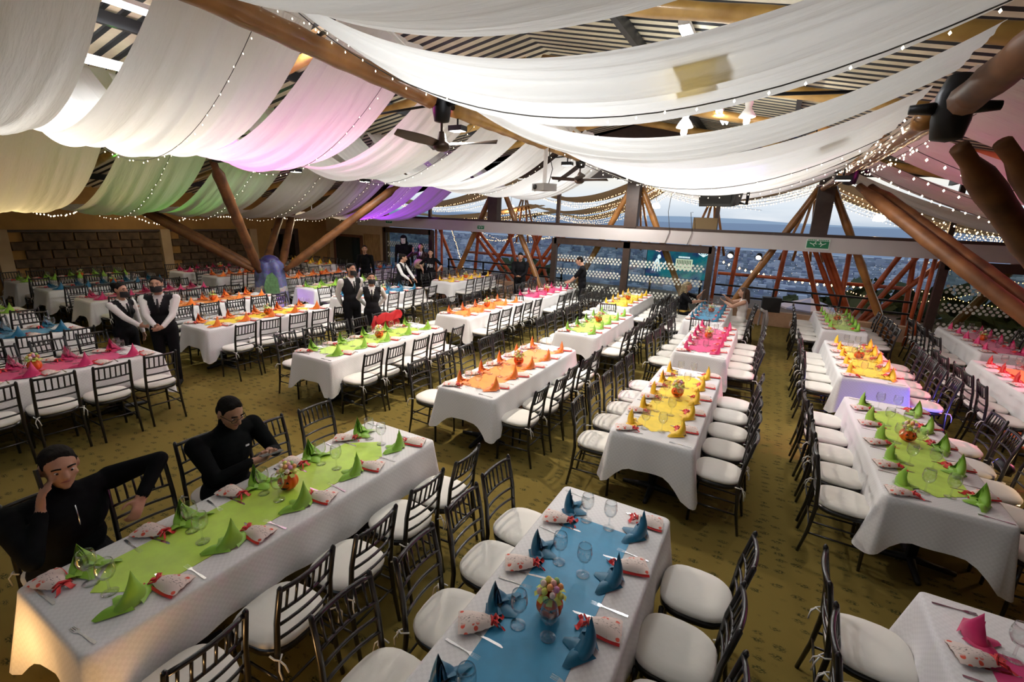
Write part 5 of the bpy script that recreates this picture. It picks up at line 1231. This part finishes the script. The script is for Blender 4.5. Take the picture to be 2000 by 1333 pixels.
# group near the left door
person('man in dark suit and tie behind the masked waiters', (-10.84, 10.4, 0), frontface(-10.84, 10.4, -9, 8.5)-.4, 1.68, mats=dict(top=BLK, legs=TRS), look=(.5, 0), build=1.05)
person('waitress in vest bending over the far blue table', (-8.95, 9.85, 0), frontface(-8.95, 9.85, -7.0, 10.2), 1.60, arms={1: ((.12, .36, .92), (1, -.3, -1), (0, .7, -.7), (0, 0, -1), .4), -1: ((-.1, .4, .92), (-1, -.3, -1), (0, .7, -.7), (0, 0, -1), .4)}, look=(.4, -.25), mats=WV, torso='vest', female=True, hair='bun', lean=.12)
person('tall figure in black hooded robe with white mask', (-11.6, 13.0, 0), frontface(-11.6, 13.0, -9.0, 10), 1.88, mats=dict(top=BLK, sleeve=BLK, legs=BLK, neck=BLK), look=(-.2, -.2), hair='hood', hairmat=BLK, mask='white', feat=False, build=1.15,
    extra=lambda hp, sp, hc, RH, k: [('c', (0, 0, 1.0), .20, (0, 0, .12), .27, 'top')])
w10, hp, sp = person('woman in dark blazer waving and holding a straw hat', (-10.45, 12.55, 0), frontface(-10.45, 12.55, -6.5, 6), 1.70, arms={1: ((.24, .14, 1.42), (1, -.3, -1), (0, .05, 1), (0, 1, 0), .15), -1: ((-.12, .26, 1.08), (-1, -.3, -.5), (.6, .5, 0), (0, 0, 1), .6)}, mats=dict(top=pbr('dark_red_blazer', (.035, .012, .014), .8), legs=TRS, skin=SK2, alt=WHT), female=True, hair='long', torso='vest')
fb, hp, sp = person('woman in black T-shirt with white letters by the left door', (-9.55, 11.95, 0), frontface(-9.55, 11.95, -5.5, 5), 1.58, arms={1: ((.24, .05, .92), (1, -.5, 0), (0, .2, -1), (-1, 0, 0), .4), -1: ((-.24, .1, .92), (-1, -.5, 0), (0, .2, -1), (1, 0, 0), .4)}, mats=dict(top=BLK, sleeve=BLK, fore=SK2, legs=TRS, skin=SK2), female=True, hair='long')
cu = bpy.data.curves.new('lettering', 'FONT'); cu.body = 'FBI'; cu.size = .15; cu.extrude = .003; cu.align_x = 'CENTER'; cu.align_y = 'CENTER'; cu.materials.append(WHT)
_tmp = bpy.data.objects.new('lettering_src', cu); COL.objects.link(_tmp); _me = bpy.data.meshes.new_from_object(_tmp.evaluated_get(bpy.context.evaluated_depsgraph_get())); bpy.data.objects.remove(_tmp)
o = bpy.data.objects.new('lettering', _me); COL.objects.link(o); o.parent = fb; o['kind'] = 'stuff'; o.location = tuple(sp(.24)+Vector((0, .150, 0))); o.rotation_euler = (PI/2, 0, PI)
t = empty('straw_hat', (-10.25, 12.2, 1.05)); tag(t, 'cream straw hat held by the woman in the blazer', 'hat'); t.rotation_euler = (1.2, 0, .6)
m_ = MB(); m_.lathe([(.001, .11), (.07, .11), (.085, .08), (.09, .0), (.17, -.01), (.175, -.005), (.09, .012)], 20); place('straw_body', m_.mesh('straw_body', pbr('straw', (.55, .42, .25), .8)), t)
m_ = MB(); m_.lathe([(.091, .005), (.092, .035), (.089, .035)], 20); place('band', m_.mesh('band', MT['black']), t)
# men in black
person('bearded man in black shirt looking at his hands', (-6.45, 12.25, 0), frontface(-6.45, 12.25, -4.0, 5), 1.70, arms={1: ((.04, .30, 1.02), (1, -.4, -.6), (-.5, .8, 0), (-.2, 0, 1), .6), -1: ((-.06, .32, 1.02), (-1, -.4, -.6), (.5, .8, 0), (.2, 0, 1), .6)}, look=(.1, -.35), mats=dict(top=BLK, legs=TRS), build=1.05,
    extra=lambda hp, sp, hc, RH, k: [])
person('man in black T-shirt looking down beside the dotted doors', (-4.50, 12.3, 0), PI/2+.25, 1.72, arms={1: ((.08, .34, .98), (1, -.4, -.8), (-.1, .95, -.1), (-1, 0, 0), .6), -1: ((-.08, .36, .98), (-1, -.4, -.8), (.1, .95, -.1), (1, 0, 0), .6)}, look=(.05, -.45), mats=dict(top=BLK, sleeve=BLK, fore=SK2, legs=TRS, skin=SK2), lean=.06)
# two women at the far blue table
STR = bpy.data.materials.new('striped_headdress'); STR.use_nodes = True
_t = STR.node_tree; _b = _t.nodes['Principled BSDF']; _w = N(_t, 'TexWave', Scale=9.0); _tc = N(_t, 'TexCoord'); _t.links.new(_tc.outputs['Object'], _w.inputs[0]); _w.bands_direction = 'Z'
_rp = N(_t, 'ValToRGB'); _rp.color_ramp.interpolation = 'CONSTANT'; _rp.color_ramp.elements[0].color = (.01, .01, .01, 1); _rp.color_ramp.elements[1].position = .6; _rp.color_ramp.elements[1].color = (.6, .48, .25, 1)
_t.links.new(_w.outputs['Color'], _rp.inputs[0]); _t.links.new(_rp.outputs[0], _b.inputs['Base Color'])
e1, hp, sp = person('woman in black with gold striped headdress seated at far blue table', (-1.72, 12.1, 0), -PI/2-.1, 1.66, 'sit', arms={1: ((.10, .42, .90), (1, -.3, -.6), (-.2, .9, .2), (0, 0, -1), .4), -1: ((-.05, .36, 1.05), (-1, 0, -.8), (.1, .4, .9), (0, 1, 0), .4)}, mats=dict(top=BLK, sleeve=BLK, fore=SK, hip=BLK, skin=SK), female=True, hair='long', hairmat=STR, look=(.1, -.1))
m_ = MB(); m_.lathe([(.175, -.02), (.178, .03), (.165, .03)], 20, (0, 0, .60)); place('belt', m_.mesh('belt', GOLD), e1)
e2, hp, sp = person('woman in white dress seated at far blue table', (-.40, 12.05, 0), PI/2+.1, 1.64, 'sit', arms={1: ((.10, .36, 1.02), (1, -.2, -.7), (-.2, .6, .6), (0, 1, 0), .4), -1: ((-.08, .40, .95), (-1, -.2, -.7), (.2, .8, .4), (0, 0, 1), .4)}, mats=dict(top=WHD, sleeve=SK2, fore=SK2, hip=WHD, legs=WHD, skin=SK2), female=True, hair='long', hairmat=HAIRB, look=(0, -.12))
for s, nm in ((-1.76, 'woman with the headdress'), (-.36, 'woman in the white dress')):
    mk_chair((s, 12.1, 0), -PI/2 if s < -1 else PI/2, 'black chair under the '+nm, 'occupied chairs', False)

# ------------------------------------------------------------------ loose things
def jacket(loc, rz, mat, label, w=.46, h=.34, back=.46, tail=False):
    t = empty('draped_jacket', loc, rz); tag(t, label, 'jacket', 'jackets over chair backs')
    m_ = MB()
    def fn(u, v):
        x = (u-.5)*w*(1+.15*math.sin(v*9)); s = (v-.35)*(h+back)
        yy = .03+.05*abs(s)+.02*math.sin(u*17+v*5); z = -abs(s)+.02*math.sin(u*11)
        return (x, -yy if s > 0 else yy*.9, z)
    m_.grid(fn, 18, 20); place('cloth_body', m_.mesh('cloth_body', mat), t)
    m_ = MB(); m_.tube([(w*.42, -.05, -.05), (w*.5, -.09, -.25), (w*.42, -.10, -.5 if tail else -.36)], [.05, .06, .045], 8); place('sleeve', m_.mesh('sleeve', mat), t)
jacket((-5.86, 6.12, .95), -PI/2, pbr('red_cloth', (.50, .012, .015), .7, bump=.4, nscale=8), 'red jacket over a chair behind the green table', w=.55, h=.2, back=.25)
jacket((.02, 11.35, .96), PI/2, pbr('grey_cloth', (.33, .31, .29), .8, bump=.4, nscale=8), 'grey jacket hanging over a chair beside the white dress', w=.4, back=.62, tail=True)
t = empty('loudspeaker', (.2, 14.82, .40), .1); tag(t, 'black loudspeaker standing on the low peach wall', 'loudspeaker')
m_ = MB(); m_.box((0, 0, .2), (.46, .26, .40)); place('cabinet', m_.mesh('cabinet', MT['black'], False), t)
m_ = MB(); m_.box((0, -.135, .2), (.42, .012, .36)); place('grille', m_.mesh('grille', pbr('grille_cloth', (.02, .02, .02), .9), False), t)
t = empty('backpack', (-5.9, 13.4, 0)); tag(t, 'black bag hung on the rail beside the bearded man', 'bag')
m_ = MB(); m_.ell((0, 0, .45), (.2, .14, .26), 14, 8); place('bag_body', m_.mesh('bag_body', BLK), t)
m_ = MB(); m_.tube([(-.08, -.1, .65), (-.1, -.16, .8), (.1, -.16, .8), (.08, -.1, .65)], .018, 6); place('strap', m_.mesh('strap', BLK), t)
m_ = MB(); m_.tube([(0, .1, 0), (0, .1, .4)], .03, 6); m_.lathe([(.001, 0), (.15, 0), (.15, .02), (.001, .02)], 12); place('stand', m_.mesh('stand', MT['steel_dark']), t)
t = empty('cap', (-8.3, 13.25, .76)); tag(t, 'black cap lying at the far end of the left opening table', 'cap')
m_ = MB(); m_.lathe([(.11, 0), (.11, .05), (.08, .10), (.001, .12)], 16); place('crown', m_.mesh('crown', BLK), t)
m_ = MB(); m_.prism([(-.09, -.06), (.09, -.06), (.08, -.18), (0, -.21), (-.08, -.18)], .0, .012); place('brim', m_.mesh('brim', BLK, False), t)
# golden lamp cluster at the lower left corner, glass lamp at the right edge
t = empty('gold_lantern', (-3.16, .16, 0)); tag(t, 'glowing gold lantern at the lower left corner', 'lamp')
m_ = MB(); m_.tube([(0, 0, .02), (0, 0, .42)], .02, 8); m_.lathe([(.001, 0), (.14, 0), (.13, .02), (.001, .03)], 16); place('stand', m_.mesh('stand', GOLD), t)
m_ = MB(); m_.lathe([(.03, .40), (.10, .44), (.14, .54), (.12, .64), (.05, .70), (.001, .71)], 20); place('globe', m_.mesh('globe', emit('amber_globe', (1, .50, .10), 2.2)), t)
for k, p in enumerate(((.15, .05, .60), (.19, .02, .42))):
    m_ = MB(); m_.ell(p, (.016, .016, .03), 8, 6); place('candle_bulb', m_.mesh('candle_bulb', emit('candle_bulb_%d' % k, (1, .85, .6), 12)), t)
point('lantern_glow', t, (.22, .1, .56), 3.5, (1, .55, .2), .05)
t = empty('gold_lantern', (-1.72, .22, 0)); tag(t, 'second lantern added out of view to warm the front green table', 'lamp')  # lantern added out of view, throws warm light on the green table's cloth
m_ = MB(); m_.lathe([(.001, 0), (.14, 0), (.13, .02), (.03, .04), (.03, .12), (.10, .18), (.14, .28), (.12, .38), (.05, .44), (.001, .45)], 20); place('globe', m_.mesh('globe', emit('added_amber_globe', (1, .50, .10), 2.2)), t)
point('lantern_glow', t, (-.02, .20, .40), 7, (1, .58, .25), .08)
t = empty('glass_lamp', (2.62, 5.45, 0)); tag(t, 'small lamp with two bright bulbs at the right edge', 'lamp')
m_ = MB(); m_.tube([(0, 0, .02), (0, 0, .45)], .015, 8); m_.lathe([(.001, 0), (.12, 0), (.11, .02), (.001, .03)], 16); place('stand', m_.mesh('stand', GOLD), t)
for k, dx in enumerate((-.05, .05)):
    m_ = MB(); m_.ell((dx, 0, .50), (.028, .028, .05), 10, 6); place('bulb', m_.mesh('bulb', emit('lamp_bulb_%d' % k, (1, .85, .6), 10)), t)
m_ = MB(); m_.lathe([(.05, .42), (.13, .48), (.13, .66), (.10, .70)], 16); place('glass_shade', m_.mesh('glass_shade', MT['glass']), t)
point('lamp_glow', t, (0, -.05, .60), 5, (1, .62, .3), .05)
